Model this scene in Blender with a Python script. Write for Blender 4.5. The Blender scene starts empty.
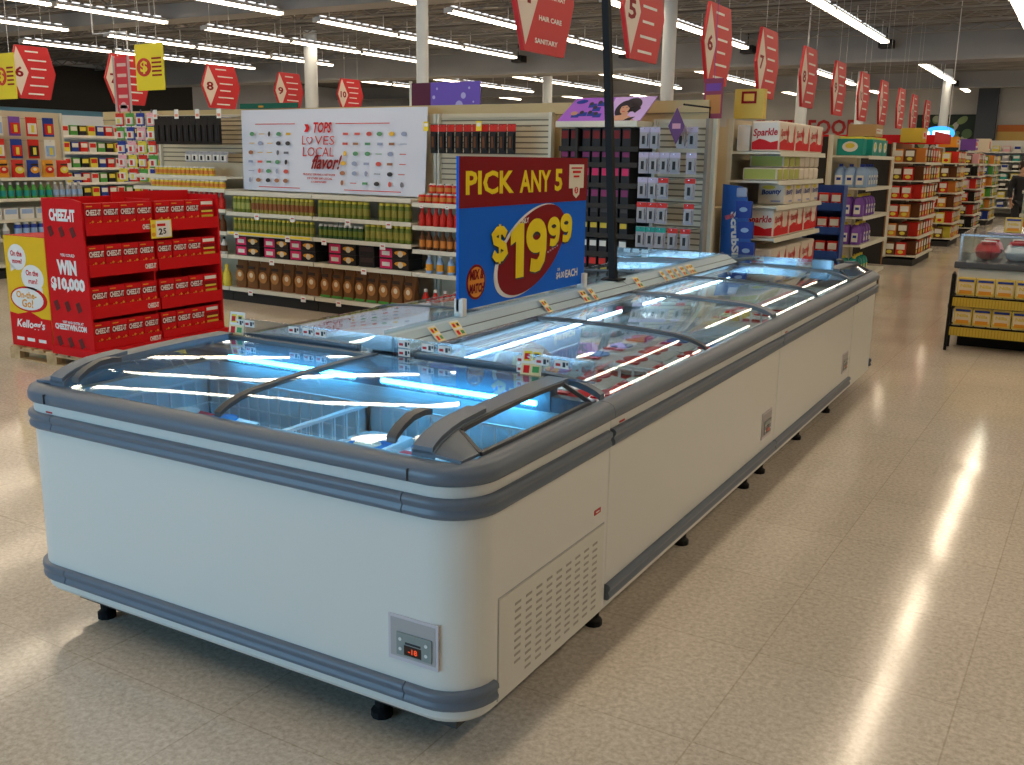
import bpy, bmesh, math, random
from mathutils import Vector, Matrix
random.seed(7)
SC = bpy.context.scene
COL = SC.collection
PI = math.pi

# ------------------------------------------------------------------ camera
_yaw, _pitch, _roll = .5201, .2245, .0148
_F = Vector((-math.sin(_yaw)*math.cos(_pitch), math.cos(_yaw)*math.cos(_pitch), -math.sin(_pitch)))
_r = Vector((math.cos(_yaw), math.sin(_yaw), 0))
_u = _r.cross(_F)
_R = _r*math.cos(_roll) + _u*math.sin(_roll)
_U = -_r*math.sin(_roll) + _u*math.cos(_roll)
cam_data = bpy.data.cameras.new('camera')
cam = bpy.data.objects.new('camera', cam_data)
COL.objects.link(cam)
cam.matrix_world = Matrix(((_R.x, _U.x, -_F.x, 1.231), (_R.y, _U.y, -_F.y, -1.9444), (_R.z, _U.z, -_F.z, 1.6), (0, 0, 0, 1)))
cam_data.sensor_fit = 'HORIZONTAL'
cam_data.sensor_width = 36
cam_data.lens = 984.5/1024*36
cam_data.clip_end = 200
SC.camera = cam

# ------------------------------------------------------------------ world, daylight, exposure
world = bpy.data.worlds.new('world')
SC.world = world
world.use_nodes = True
world.node_tree.nodes['Background'].inputs[0].default_value = (.62, .8, 1, 1)
world.node_tree.nodes['Background'].inputs[1].default_value = .3
SC.view_settings.view_transform = 'Standard'
SC.view_settings.look = 'None'
SC.view_settings.gamma = 1
SC.view_settings.use_curve_mapping = False
SC.view_settings.exposure = 0.42
LIGHT = 9.5          # strength of the fluorescent tubes
# cool daylight that comes through the shop front windows behind the camera
dl = bpy.data.lights.new('shopfront_daylight', 'AREA')
dl.shape = 'RECTANGLE'; dl.size = 9; dl.size_y = 2.4; dl.energy = 440; dl.color = (.36, .70, 1)
dlo = bpy.data.objects.new('shopfront_daylight', dl); COL.objects.link(dlo)
dlo.location = (-6, -9.6, 1.9)
dlo.rotation_euler = (math.radians(90), 0, 0)

# ------------------------------------------------------------------ materials
MATS = {}
def mat(name, c, rough=.5, metal=0, emit=0, ecol=None, spec=.5, coat=0):
    if name in MATS: return MATS[name]
    m = bpy.data.materials.new(name); m.use_nodes = True
    b = m.node_tree.nodes['Principled BSDF']
    b.inputs['Base Color'].default_value = (*c, 1)
    b.inputs['Roughness'].default_value = rough
    b.inputs['Metallic'].default_value = metal
    b.inputs['Specular IOR Level'].default_value = spec
    b.inputs['Coat Weight'].default_value = coat
    if emit:
        b.inputs['Emission Color'].default_value = (*(ecol or c), 1)
        b.inputs['Emission Strength'].default_value = emit
    MATS[name] = m
    return m
def N(m, t, **k):
    n = m.node_tree.nodes.new(t)
    for a, v in k.items():
        if a.startswith('i_'): n.inputs[a[2:].replace('_', ' ')].default_value = v
        else: setattr(n, a, v)
    return n
def L(m, a, ao, b, bi): m.node_tree.links.new(a.outputs[ao], b.inputs[bi])
def noisy(name, c1, c2, scale=8, rough=.5, detail=4, bump=0, metal=0, lo=.35, hi=.65, stretch=(1, 1, 1)):
    if name in MATS: return MATS[name]
    m = mat(name, c1, rough, metal); b = m.node_tree.nodes['Principled BSDF']
    tc = N(m, 'ShaderNodeTexCoord'); mp = N(m, 'ShaderNodeMapping'); mp.inputs['Scale'].default_value = stretch
    L(m, tc, 'Object', mp, 'Vector')
    n = N(m, 'ShaderNodeTexNoise', i_Scale=scale, i_Detail=detail); L(m, mp, 'Vector', n, 'Vector')
    r = N(m, 'ShaderNodeValToRGB'); L(m, n, 'Fac', r, 'Fac')
    r.color_ramp.elements[0].color = (*c1, 1); r.color_ramp.elements[0].position = lo
    r.color_ramp.elements[1].color = (*c2, 1); r.color_ramp.elements[1].position = hi
    L(m, r, 'Color', b, 'Base Color')
    if bump:
        bp = N(m, 'ShaderNodeBump', i_Strength=bump); bp.inputs['Distance'].default_value = .02
        L(m, n, 'Fac', bp, 'Height'); L(m, bp, 'Normal', b, 'Normal')
    return m
def glass(name, tint=(.86, .94, .98), refl=1.0, rough=0.01, f0=.045):
    if name in MATS: return MATS[name]
    m = bpy.data.materials.new(name); m.use_nodes = True; t = m.node_tree
    for n in list(t.nodes): t.nodes.remove(n)
    o = t.nodes.new('ShaderNodeOutputMaterial'); mx = t.nodes.new('ShaderNodeMixShader')
    tr = t.nodes.new('ShaderNodeBsdfTransparent'); gl = t.nodes.new('ShaderNodeBsdfGlossy')
    tr.inputs[0].default_value = (*tint, 1); gl.inputs[0].default_value = (refl, refl, refl, 1); gl.inputs[1].default_value = rough
    ge = t.nodes.new('ShaderNodeNewGeometry'); dt = t.nodes.new('ShaderNodeVectorMath'); dt.operation = 'DOT_PRODUCT'
    t.links.new(ge.outputs['Normal'], dt.inputs[0]); t.links.new(ge.outputs['Incoming'], dt.inputs[1])
    def M(op, a, b=None):
        n = t.nodes.new('ShaderNodeMath'); n.operation = op
        for k, v in enumerate((a, b)):
            if v is None: continue
            if isinstance(v, (int, float)): n.inputs[k].default_value = v
            else: t.links.new(v, n.inputs[k])
        return n.outputs[0]
    f = M('ADD', M('MULTIPLY', M('POWER', M('SUBTRACT', 1.0, M('ABSOLUTE', dt.outputs['Value'])), 5.0), 1-f0), f0)
    t.links.new(f, mx.inputs[0]); t.links.new(tr.outputs[0], mx.inputs[1]); t.links.new(gl.outputs[0], mx.inputs[2])
    t.links.new(mx.outputs[0], o.inputs[0])
    MATS[name] = m
    return m

WHITE = mat('enamel_white', (.74, .75, .71), .32)
PANEL = mat('enamel_panel', (.70, .70, .64), .38)
GREY = mat('grey_plastic', (.125, .16, .21), .38)
GREYL = mat('light_grey_plastic', (.40, .43, .46), .4)
DGREY = mat('dark_grey_plastic', (.07, .075, .085), .4)
SEAM = mat('seam_dark', (.03, .03, .03), .7)
BLACK = mat('black_plastic', (.012, .012, .013), .55, spec=.15)
LINER = mat('liner_white', (.62, .72, .78), .4)
WIRE = mat('wire_white', (.8, .86, .9), .35)
CHROME = mat('chrome', (.6, .6, .62), .22, 1)
GLASS = glass('lid_glass', (.88, .95, .98), 1, .01, .085)
CLEAR = glass('clear_acrylic', (.80, .88, .93), 1, .12, .10)
RIDGE = mat('ridge_blue_white', (.42, .57, .68), .35)
LAMPB = mat('freezer_lamp', (.3, .75, 1), .4, 0, 20, (.08, .50, .90))
LAMPW = mat('freezer_lamp_pale', (.7, .9, 1), .4, 0, 22, (.75, .92, 1))
PWHITE = mat('paper_white', (.78, .78, .76), .6)
PYEL = mat('paper_yellow', (.85, .66, .03), .5)
RED = mat('print_red', (.60, .008, .012), .5, spec=.22)
DRED = mat('print_dark_red', (.24, .006, .012), .5, spec=.2)
TEXTR = mat('ink_red', (.5, .01, .01), .5)
INK = mat('ink_black', (.02, .02, .03), .5)
BLUE = mat('print_blue', (.006, .12, .62), .4)
TAN = mat('steel_tan', (.60, .53, .38), .45)
TAND = mat('steel_tan_groove', (.16, .13, .085), .6)
SHELFW = mat('shelf_enamel', (.63, .62, .52), .45)
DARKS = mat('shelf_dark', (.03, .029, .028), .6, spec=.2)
TUBE = mat('fluorescent_tube', (1, 1, 1), .5, 0, LIGHT, (1, .82, .60))
SLOT = mat('fixture_slot', (1, 1, 1), .5, 0, .9, (.95, .97, 1))
FIXT = mat('fixture_white', (.7, .7, .7), .5)
def col(c, rough=.45):
    return mat('tint_%d_%d_%d' % tuple(round(v*255) for v in c), c, rough, spec=.22)

# ------------------------------------------------------------------ mesh helpers
_TXT = {}
def text_geo(s, bold=.018):
    key = (s, bold)
    if key not in _TXT:
        cu = bpy.data.curves.new('t', 'FONT'); cu.body = s; cu.resolution_u = 2; cu.offset = bold
        o = bpy.data.objects.new('t', cu); COL.objects.link(o)
        dg = bpy.context.evaluated_depsgraph_get(); dg.update()
        me = bpy.data.meshes.new_from_object(o.evaluated_get(dg))
        vs = [(v.co.x, v.co.y) for v in me.vertices]; fs = [tuple(p.vertices) for p in me.polygons]
        bpy.data.objects.remove(o); bpy.data.curves.remove(cu); bpy.data.meshes.remove(me)
        x0 = min(v[0] for v in vs); x1 = max(v[0] for v in vs); y0 = min(v[1] for v in vs); y1 = max(v[1] for v in vs)
        _TXT[key] = ([((v[0]-x0)/(x1-x0), (v[1]-y0)/(y1-y0)) for v in vs], fs)
    return _TXT[key]

class MB:
    """collects geometry for one mesh"""
    def __init__(s, m=WHITE):
        s.v = []; s.f = []; s.mi = []; s.ms = [m]; s.cur = 0; s.fr = None
    def m(s, mm):
        if mm not in s.ms: s.ms.append(mm)
        s.cur = s.ms.index(mm); return s
    def add(s, vs, fs):
        b = len(s.v); s.v += [tuple(v) for v in vs]; s.f += [tuple(b+i for i in f) for f in fs]; s.mi += [s.cur]*len(fs); return s
    def box(s, x0, x1, y0, y1, z0, z1, mm=None):
        if mm: s.m(mm)
        if x1 < x0: x0, x1 = x1, x0
        if y1 < y0: y0, y1 = y1, y0
        return s.add([(x0,y0,z0),(x1,y0,z0),(x1,y1,z0),(x0,y1,z0),(x0,y0,z1),(x1,y0,z1),(x1,y1,z1),(x0,y1,z1)],
                     [(0,3,2,1),(4,5,6,7),(0,1,5,4),(1,2,6,5),(2,3,7,6),(3,0,4,7)])
    def bar(s, p, q, w, h=None, up=(0, 0, 1), mm=None):
        if mm: s.m(mm)
        p = Vector(p); q = Vector(q); d = (q-p).normalized(); up = Vector(up)
        if abs(d.dot(up)) > .99: up = Vector((1, 0, 0))
        a = d.cross(up).normalized()*w/2; b = a.cross(d).normalized()*(h or w)/2
        vs = [p-a-b, p+a-b, p+a+b, p-a+b, q-a-b, q+a-b, q+a+b, q-a+b]
        return s.add(vs, [(0,1,2,3),(7,6,5,4),(0,4,5,1),(1,5,6,2),(2,6,7,3),(3,7,4,0)])
    def loft(s, loops, cap0=True, cap1=True, closed=True, mm=None):
        if mm: s.m(mm)
        n = len(loops[0]); vs = [p for lp in loops for p in lp]; fs = []
        for i in range(len(loops)-1):
            for j in range(n if closed else n-1):
                k = (j+1) % n
                fs.append((i*n+j, i*n+k, (i+1)*n+k, (i+1)*n+j))
        if cap0: fs.append(tuple(range(n-1, -1, -1)))
        if cap1: fs.append(tuple((len(loops)-1)*n+j for j in range(n)))
        return s.add(vs, fs)
    def lathe(s, c, prof, seg=10, mm=None, sx=1, sy=1):
        """prof [(r,z)] bottom to top around point c"""
        if mm: s.m(mm)
        return s.loft([[(c[0]+r*sx*math.cos(2*PI*k/seg), c[1]+r*sy*math.sin(2*PI*k/seg), c[2]+z) for k in range(seg)] for r, z in prof])
    def tube(s, pts, r, seg=6, mm=None):
        if mm: s.m(mm)
        pts = [Vector(p) for p in pts]; lps = []
        for i, p in enumerate(pts):
            d = (pts[min(i+1, len(pts)-1)]-pts[max(i-1, 0)]).normalized()
            up = Vector((0, 0, 1)) if abs(d.z) < .95 else Vector((1, 0, 0))
            a = d.cross(up).normalized(); b = a.cross(d)
            lps.append([p+a*r*math.cos(2*PI*k/seg)+b*r*math.sin(2*PI*k/seg) for k in range(seg)])
        return s.loft(lps)
    def sweep(s, path, prof, closed=False, mm=None):
        """prof [(out,z)] carried along a 2D path, out to the side of the travel's right"""
        if mm: s.m(mm)
        n = len(path); lps = []
        for i, p in enumerate(path):
            a = path[(i-1) % n] if (closed or i > 0) else p
            b = path[(i+1) % n] if (closed or i < n-1) else p
            d = Vector((b[0]-a[0], b[1]-a[1])).normalized(); nx, ny = d.y, -d.x
            lps.append([(p[0]+nx*o, p[1]+ny*o, z) for o, z in prof])
        if closed: lps.append(lps[0])
        return s.loft(lps, not closed, not closed)
    # flat marks on a frame (origin, u, v): n = u x v points at the viewer
    def frame(s, o, u, v):
        u = Vector(u).normalized(); v = Vector(v).normalized(); s.fr = (Vector(o), u, v, u.cross(v)); return s
    def _P(s, x, y, d=0):
        o, u, v, n = s.fr; return o+u*x+v*y+n*d
    def poly(s, pts, mm=None, d0=0, d1=.0015):
        if mm: s.m(mm)
        lo = [s._P(x, y, d0) for x, y in pts]; hi = [s._P(x, y, d1) for x, y in pts]
        return s.loft([lo, hi])
    def rect(s, x0, x1, y0, y1, mm=None, d0=0, d1=.0015): return s.poly([(x0, y0), (x1, y0), (x1, y1), (x0, y1)], mm, d0, d1)
    def disc(s, x, y, rx, ry, mm=None, d0=0, d1=.0015, seg=20, rot=0):
        c, q = math.cos(rot), math.sin(rot)
        return s.poly([(x+rx*math.cos(2*PI*k/seg)*c-ry*math.sin(2*PI*k/seg)*q, y+rx*math.cos(2*PI*k/seg)*q+ry*math.sin(2*PI*k/seg)*c) for k in range(seg)], mm, d0, d1)
    def stroke(s, pts, w, mm=None, d0=0, d1=.0015, closed=False):
        n = len(pts); A = []; B = []
        for i, p in enumerate(pts):
            a = pts[(i-1) % n] if closed or i else p; b = pts[(i+1) % n] if closed or i < n-1 else p
            dx, dy = b[0]-a[0], b[1]-a[1]; q = math.hypot(dx, dy) or 1; ox, oy = -dy/q*w/2, dx/q*w/2
            A.append((p[0]+ox, p[1]+oy)); B.append((p[0]-ox, p[1]-oy))
        if mm: s.m(mm)
        for i in range(n if closed else n-1):
            k = (i+1) % n; s.poly([A[i], A[k], B[k], B[i]][::-1], None, d0, d1)
        return s
    def text(s, t, x0, y0, w, h, mm=None, d=.002, slant=0, rise=0, bold=.03):
        if mm: s.m(mm)
        vs, fs = text_geo(t, bold)
        return s.add([s._P(x0+a*w+b*h*slant, y0+b*h+a*w*rise, d) for a, b in vs], fs)
    def mesh(s, name, smooth=35, bev=0):
        me = bpy.data.meshes.new(name)
        me.from_pydata(s.v, [], s.f)
        for mm in s.ms: me.materials.append(mm)
        for p, i in zip(me.polygons, s.mi): p.material_index = i
        bm = bmesh.new(); bm.from_mesh(me)
        bmesh.ops.recalc_face_normals(bm, faces=[f for f in bm.faces if True])
        if bev:
            es = [e for e in bm.edges if e.is_manifold and len(e.link_faces) == 2 and e.calc_face_angle(0) > .6]
            bmesh.ops.bevel(bm, geom=es, offset=bev, segments=2, profile=.6, affect='EDGES', clamp_overlap=True)
        bm.to_mesh(me); bm.free()
        if smooth:
            for p in me.polygons: p.use_smooth = True
            me.set_sharp_from_angle(angle=math.radians(smooth))
        me.update()
        return me
    def build(s, name, parent=None, smooth=35, bev=0, loc=None, rotz=0):
        o = bpy.data.objects.new(name, s.mesh(name, smooth, bev)); COL.objects.link(o)
        if parent is not None: o.parent = parent
        if loc: o.location = loc
        if rotz: o.rotation_euler = (0, 0, rotz)
        return o

def tag(o, label=None, cat=None, group=None, kind=None):
    if label: o['label'] = label
    if cat: o['category'] = cat
    if group: o['group'] = group
    if kind: o['kind'] = kind
    return o
def empty(name, loc=(0, 0, 0), rotz=0, label=None, cat=None, group=None):
    o = bpy.data.objects.new(name, None); COL.objects.link(o); o.location = loc; o.rotation_euler = (0, 0, rotz)
    o.empty_display_size = .1
    return tag(o, label, cat, group)
def copy_tree(o, parent=None):
    c = o.copy(); COL.objects.link(c); c.parent = parent
    for ch in o.children: copy_tree(ch, c)
    return c
ONES = 'zeroth first second third fourth fifth sixth seventh eighth ninth tenth eleventh twelfth thirteenth fourteenth fifteenth sixteenth seventeenth eighteenth nineteenth'.split()
def nth(n):
    if n < 20: return ONES[n]
    t = ['', '', 'twent', 'thirt', 'fort', 'fift', 'sixt', 'sevent', 'eight', 'ninet'][n//10]
    return t+'ieth' if n % 10 == 0 else t+'y-'+ONES[n % 10]
USED = {}
def place(key, make, loc, rotz=0, label=None, cat=None, group=None, scale=1, tilt=0):
    """first call builds the thing with its parts, later calls copy it part by part"""
    if key not in USED: o = USED[key] = make(); fresh = True
    else: o = copy_tree(USED[key])
    o.location = loc; o.rotation_euler = (tilt, 0, rotz)
    o.scale = (scale, scale, scale) if not isinstance(scale, tuple) else scale
    for k in ('group',):
        if k in o.keys() and not group: del o[k]
    return tag(o, label, cat, group)
# ================================================================== the shell
def floor_mat():
    m = mat('floor_tiles', (.6, .52, .4), .16); b = m.node_tree.nodes['Principled BSDF']
    tc = N(m, 'ShaderNodeTexCoord')
    n1 = N(m, 'ShaderNodeTexNoise', i_Scale=55., i_Detail=5., i_Roughness=.75); L(m, tc, 'Object', n1, 'Vector')
    r1 = N(m, 'ShaderNodeValToRGB'); L(m, n1, 'Fac', r1, 'Fac')
    e = r1.color_ramp.elements; e[0].position = .36; e[0].color = (.565, .49, .39, 1); e[1].position = .62; e[1].color = (.81, .745, .655, 1)
    n2 = N(m, 'ShaderNodeTexNoise', i_Scale=1.3, i_Detail=3.); L(m, tc, 'Object', n2, 'Vector')
    mr = N(m, 'ShaderNodeMapRange'); mr.inputs[3].default_value = .78; mr.inputs[4].default_value = 1.12; L(m, n2, 'Fac', mr, 'Value')
    mu = N(m, 'ShaderNodeMix', data_type='RGBA', blend_type='MULTIPLY'); mu.inputs[0].default_value = 1
    L(m, r1, 'Color', mu, 6); L(m, mr, 'Result', mu, 7)
    br = N(m, 'ShaderNodeTexBrick', offset=0.0, i_Scale=1.0, i_Mortar_Size=.003, i_Mortar_Smooth=.3, i_Brick_Width=.61, i_Row_Height=.61)
    br.inputs['Color1'].default_value = (1, 1, 1, 1); br.inputs['Color2'].default_value = (.95, .945, .935, 1); br.inputs['Mortar'].default_value = (.80, .77, .72, 1)
    mp = N(m, 'ShaderNodeMapping'); mp.inputs['Rotation'].default_value = (0, 0, .02); mp.inputs['Location'].default_value = (.17, .13, 0)
    L(m, tc, 'Object', mp, 'Vector'); L(m, mp, 'Vector', br, 'Vector')
    m2 = N(m, 'ShaderNodeMix', data_type='RGBA', blend_type='MULTIPLY'); m2.inputs[0].default_value = 1
    L(m, mu, 2, m2, 6); L(m, br, 'Color', m2, 7); L(m, m2, 2, b, 'Base Color')
    n3 = N(m, 'ShaderNodeTexNoise', i_Scale=3.5, i_Detail=4.); L(m, tc, 'Object', n3, 'Vector')
    r3 = N(m, 'ShaderNodeMapRange'); r3.inputs[3].default_value = .07; r3.inputs[4].default_value = .17; L(m, n3, 'Fac', r3, 'Value')
    L(m, r3, 'Result', b, 'Roughness')
    bp = N(m, 'ShaderNodeBump', i_Strength=.12); bp.inputs['Distance'].default_value = .01; L(m, n3, 'Fac', bp, 'Height'); L(m, bp, 'Normal', b, 'Normal')
    b.inputs['Specular IOR Level'].default_value = .55
    return m
FLOOR = floor_mat()
DECK = noisy('roof_deck', (.10, .092, .085), (.24, .225, .205), 3.2, .7, 5, stretch=(.4, 3, 1))
JOIST = mat('joist_grey', (.24, .23, .215), .6)
BEAM = noisy('beam_paint', (.26, .265, .27), (.31, .31, .315), .8, .6)
WALL = noisy('wall_paint', (.42, .44, .48), (.50, .52, .56), .6, .7)
WALLR = noisy('wall_rear_paint', (.55, .55, .53), (.62, .61, .59), .5, .7)
X0, X1, Y0, Y1, ZC = -27.0, 9.0, -10.0, 38.0, 4.35

def struct(mb, name, smooth=0): return tag(mb.build(name, smooth=smooth), kind='structure')
struct(MB(FLOOR).box(X0, X1, Y0, Y1, -.1, 0), 'floor')
# corrugated deck, ribs along x
mb = MB(DECK); lo = []; hi = []
y = Y0; k = 0; prof = []
while y < Y1:
    prof += [(y, ZC), (y+.09, ZC), (y+.12, ZC+.045), (y+.21, ZC+.045)]; y += .24
prof.append((Y1, ZC))
n = len(prof)
mb.add([(X0, a, b) for a, b in prof]+[(X1, a, b) for a, b in prof], [(i, i+1, n+i+1, n+i) for i in range(n-1)])
mb.box(X0, X1, Y0, Y1, ZC+.06, ZC+.12)
struct(mb, 'ceiling')
struct(MB(WALL).box(X0-.2, X0, Y0, Y1, 0, ZC+.1), 'wall_left')
struct(MB(WALL).box(X1, X1+.2, Y0, Y1, 0, ZC+.1), 'wall_right')
struct(MB(WALLR).box(X0, X1, Y1, Y1+.2, 0, ZC+.1), 'wall_rear')
w = MB(WALL); w.box(X0, -11, Y0-.2, Y0, 0, ZC+.1); w.box(-1, X1, Y0-.2, Y0, 0, ZC+.1); w.box(-11, -1, Y0-.2, Y0, 0, .6); w.box(-11, -1, Y0-.2, Y0, 3.2, ZC+.1)
struct(w, 'wall_front')
w = MB(GREY)
for x in (-11, -8.5, -6, -3.5, -1): w.box(x-.04, x+.04, Y0-.12, Y0-.04, .6, 3.2)
w.box(-11, -1, Y0-.12, Y0-.04, .6, .68); w.box(-11, -1, Y0-.12, Y0-.04, 3.12, 3.2)
wn = struct(w, 'window_1')
MB(GLASS).box(-11, -1, Y0-.09, Y0-.08, .66, 3.14).build('glass', wn)
# girders across the hall
struct(MB(BEAM).box(X0, X1, 11.95, 12.5, 4.08, ZC+.04), 'trim_1')
g = MB(BEAM).box(X0, X1, 20.7, 21.3, 3.70, ZC+.04); g.box(X0, X1, 20.6, 21.4, 3.66, 3.72)
struct(g, 'trim_2')
struct(MB(BEAM).box(X0, X1, 32.0, 32.4, 3.92, ZC+.04).box(X0, X1, 31.95, 32.45, 3.88, 3.93), 'trim_3')
# open web joists under the deck
for j, y in enumerate([1.2, 3.6, 6, 8.4, 10.6, 13.6, 15.2, 16.8, 18.4, 20.0, 23.2, 25.4]):
    q = MB(JOIST); zt, zb = ZC-.02, ZC-.19
    q.box(X0, X1, y-.025, y+.025, zt-.03, zt); q.box(X0, X1, y-.025, y+.025, zb-.02, zb)
    x = X0; up = True
    while x < X1-.4:
        q.bar((x, y, zb if up else zt-.03), (x+.3, y, zt-.03 if up else zb), .022); x += .3; up = not up
    struct(q, 'trim_%d' % (j+4))
# far wall: dark column, stripes and lettering
struct(MB(mat('column_slate', (.06, .075, .10), .6)).box(-2.6, -1.95, 37.6, 38, 0, 4.3), 'trim_20')
q = MB(mat('stripe_orange', (.55, .16, .03), .6)).box(-1.9, X1, 37.93, 37.99, 2.75, 2.98); q.box(-1.9, X1, 37.93, 37.99, 2.38, 2.75, mat('stripe_yellow', (.62, .42, .12), .6))
q.box(-1.9, X1, 37.93, 37.99, 1.9, 2.38, mat('stripe_olive', (.16, .15, .10), .6)); struct(q, 'trim_21')
q = MB(mat('fascia_blue', (.17, .42, .62), .6)).box(X0+.01, X0+.06, 2, 24, 2.25, 2.85); struct(q, 'trim_22')
q = MB(DARKS).box(X0+.01, X0+.05, 2, 24, 2.86, 4.2); struct(q, 'trim_23')

COLW = mat('column_paint', (.62, .66, .68), .5)
for k, (x, y, r) in enumerate([(-7.14, 10, .085), (-5.03, 14.0, .11), (-14.6, 16.2, .15), (-12.6, 24, .14), (-6.1, 27, .16), (-5.3, 31, .14), (-2.85, 31, .13), (-21.5, 12, .2)]):
    q = MB(COLW).lathe((x, y, 0), [(r, 0), (r, ZC)], 20); q.box(x-r-.05, x+r+.05, y-r-.05, y+r+.05, 0, .03)
    struct(q, 'trim_%d' % (24+k), 40)

# ================================================================== fluorescent lights
def make_light():
    o = empty('ceiling_light')
    h = MB(FIXT); h.box(-.045, .045, 0, 2.36, .03, .065); h.box(-.085, .085, 0, 2.36, .012, .03)
    h.box(-.09, .09, -.01, .01, -.03, .05); h.box(-.09, .09, 2.35, 2.37, -.03, .05)
    for y in (.35, 2.0): h.box(-.006, .006, y, y+.012, .06, ZC-4.0)
    h.build('housing', o)
    t = MB(TUBE)
    t.loft([[(-.085, y, .011), (-.07, y, -.02), (0, y, -.028), (.07, y, -.02), (.085, y, .011)] for y in (.012, 2.348)])
    t.build('tube', o)
    s = MB(SLOT)
    for i in range(9): s.box(-.03, .03, .12+i*.25, .12+i*.25+.13, .085, .10)
    s.box(-.004, .004, .05, 2.3, .075, .085, FIXT)
    s.build('reflector', o)
    return o
rowsX = [-.08]+[.14-2.89*k for k in range(1, 8)]+[3.03, 5.92]  # last two rows lie out of view on the right, added for their light
names = ['row above the freezers', 'row left of the freezer row', 'sixth row from the left wall', 'fifth row from the left wall', 'fourth row from the left wall', 'third row from the left wall', 'second row from the left wall', 'row by the left wall', 'unseen added row over the yellow box rack', 'unseen added row beside the right wall']
for ri, rx in enumerate(rowsX):
    ys = [-7.72+2.45*i for i in range(2 if ri < 9 else 3, 8)]
    ys += [12.75, 15.2, 17.65]+[21.7, 24.15, 26.6, 29.05]+[33.2]
    for i, yy in enumerate(ys):
        if yy+2.4 < -2 and ri > 4: continue
        place('light', make_light, (rx, yy, 4.0), 0, 'ceiling light, %s from the shop front, %s' % (nth(i+1), names[ri]), 'ceiling light', 'fluorescent lights under the roof deck')
for k, (x, y) in enumerate([(-2.75, 20.1), (-2.75, 31.5), (-8.53, 20.1), (-11.42, 20.1), (.14, 20.1), (-5.64, 20.1)]):
    q = MB(BLACK).box(-.14, .14, 0, .3, -.09, .07).box(-.01, .01, .1, .12, .07, .36)  # small dark boxes added at light run ends as junction boxes
    tag(q.build('junction_box', loc=(x, y, 3.99), bev=.01), 'black box hanging at the end of a light run, %s of six' % nth(k+1), 'junction', 'black boxes among the ceiling lights')
tag(MB(FIXT).bar((-2.55, 2.5, 3.35), (-2.35, 9.5, 3.5), .04).bar((-2.55, 2.8, 3.35), (-2.55, 2.8, ZC), .01).bar((-2.36, 9.2, 3.5), (-2.36, 9.2, ZC), .01).build('sign_rail'), 'thin white rail hung from the roof above the red aisle signs', 'rail')
# ================================================================== freezers
def arc(cx, cy, r, a0, a1, n): return [(cx+r*math.cos(a0+(a1-a0)*k/n), cy+r*math.sin(a0+(a1-a0)*k/n)) for k in range(n+1)]
BUMP = lambda z: [(-.004, z-.028), (.010, z-.028), (.017, z-.022), (.018, z-.012), (.013, z-.004), (.013, z+.002), (.019, z+.010), (.018, z+.022), (.010, z+.028), (-.004, z+.028)]
def lidprof(D): return [(.040, .846), (.056, .856), (.085, .868), (.13, .880), (.18, .888), (.30, .895), (.45, .900), (.62, .902), (D-.05, .900)]
def ribbon(mb, prof, x0, x1, th, dz=0, mm=None):
    if mm: mb.m(mm)
    lo = [(y, z+dz) for y, z in prof]; hi = [(y, z+dz+th) for y, z in prof]; ring = lo+hi[::-1]
    return mb.loft([[(x0, y, z) for y, z in ring], [(x1, y, z) for y, z in ring]])
def cutprof(prof, y0, y1):
    out = []
    def zi(y):
        for (a, b), (c, d) in zip(prof, prof[1:]):
            if a <= y <= c: return b+(d-b)*(y-a)/(c-a)
        return prof[-1][1]
    out = [(y0, zi(y0))]+[p for p in prof if y0 < p[0] < y1]+[(y1, zi(y1))]
    return out

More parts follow.
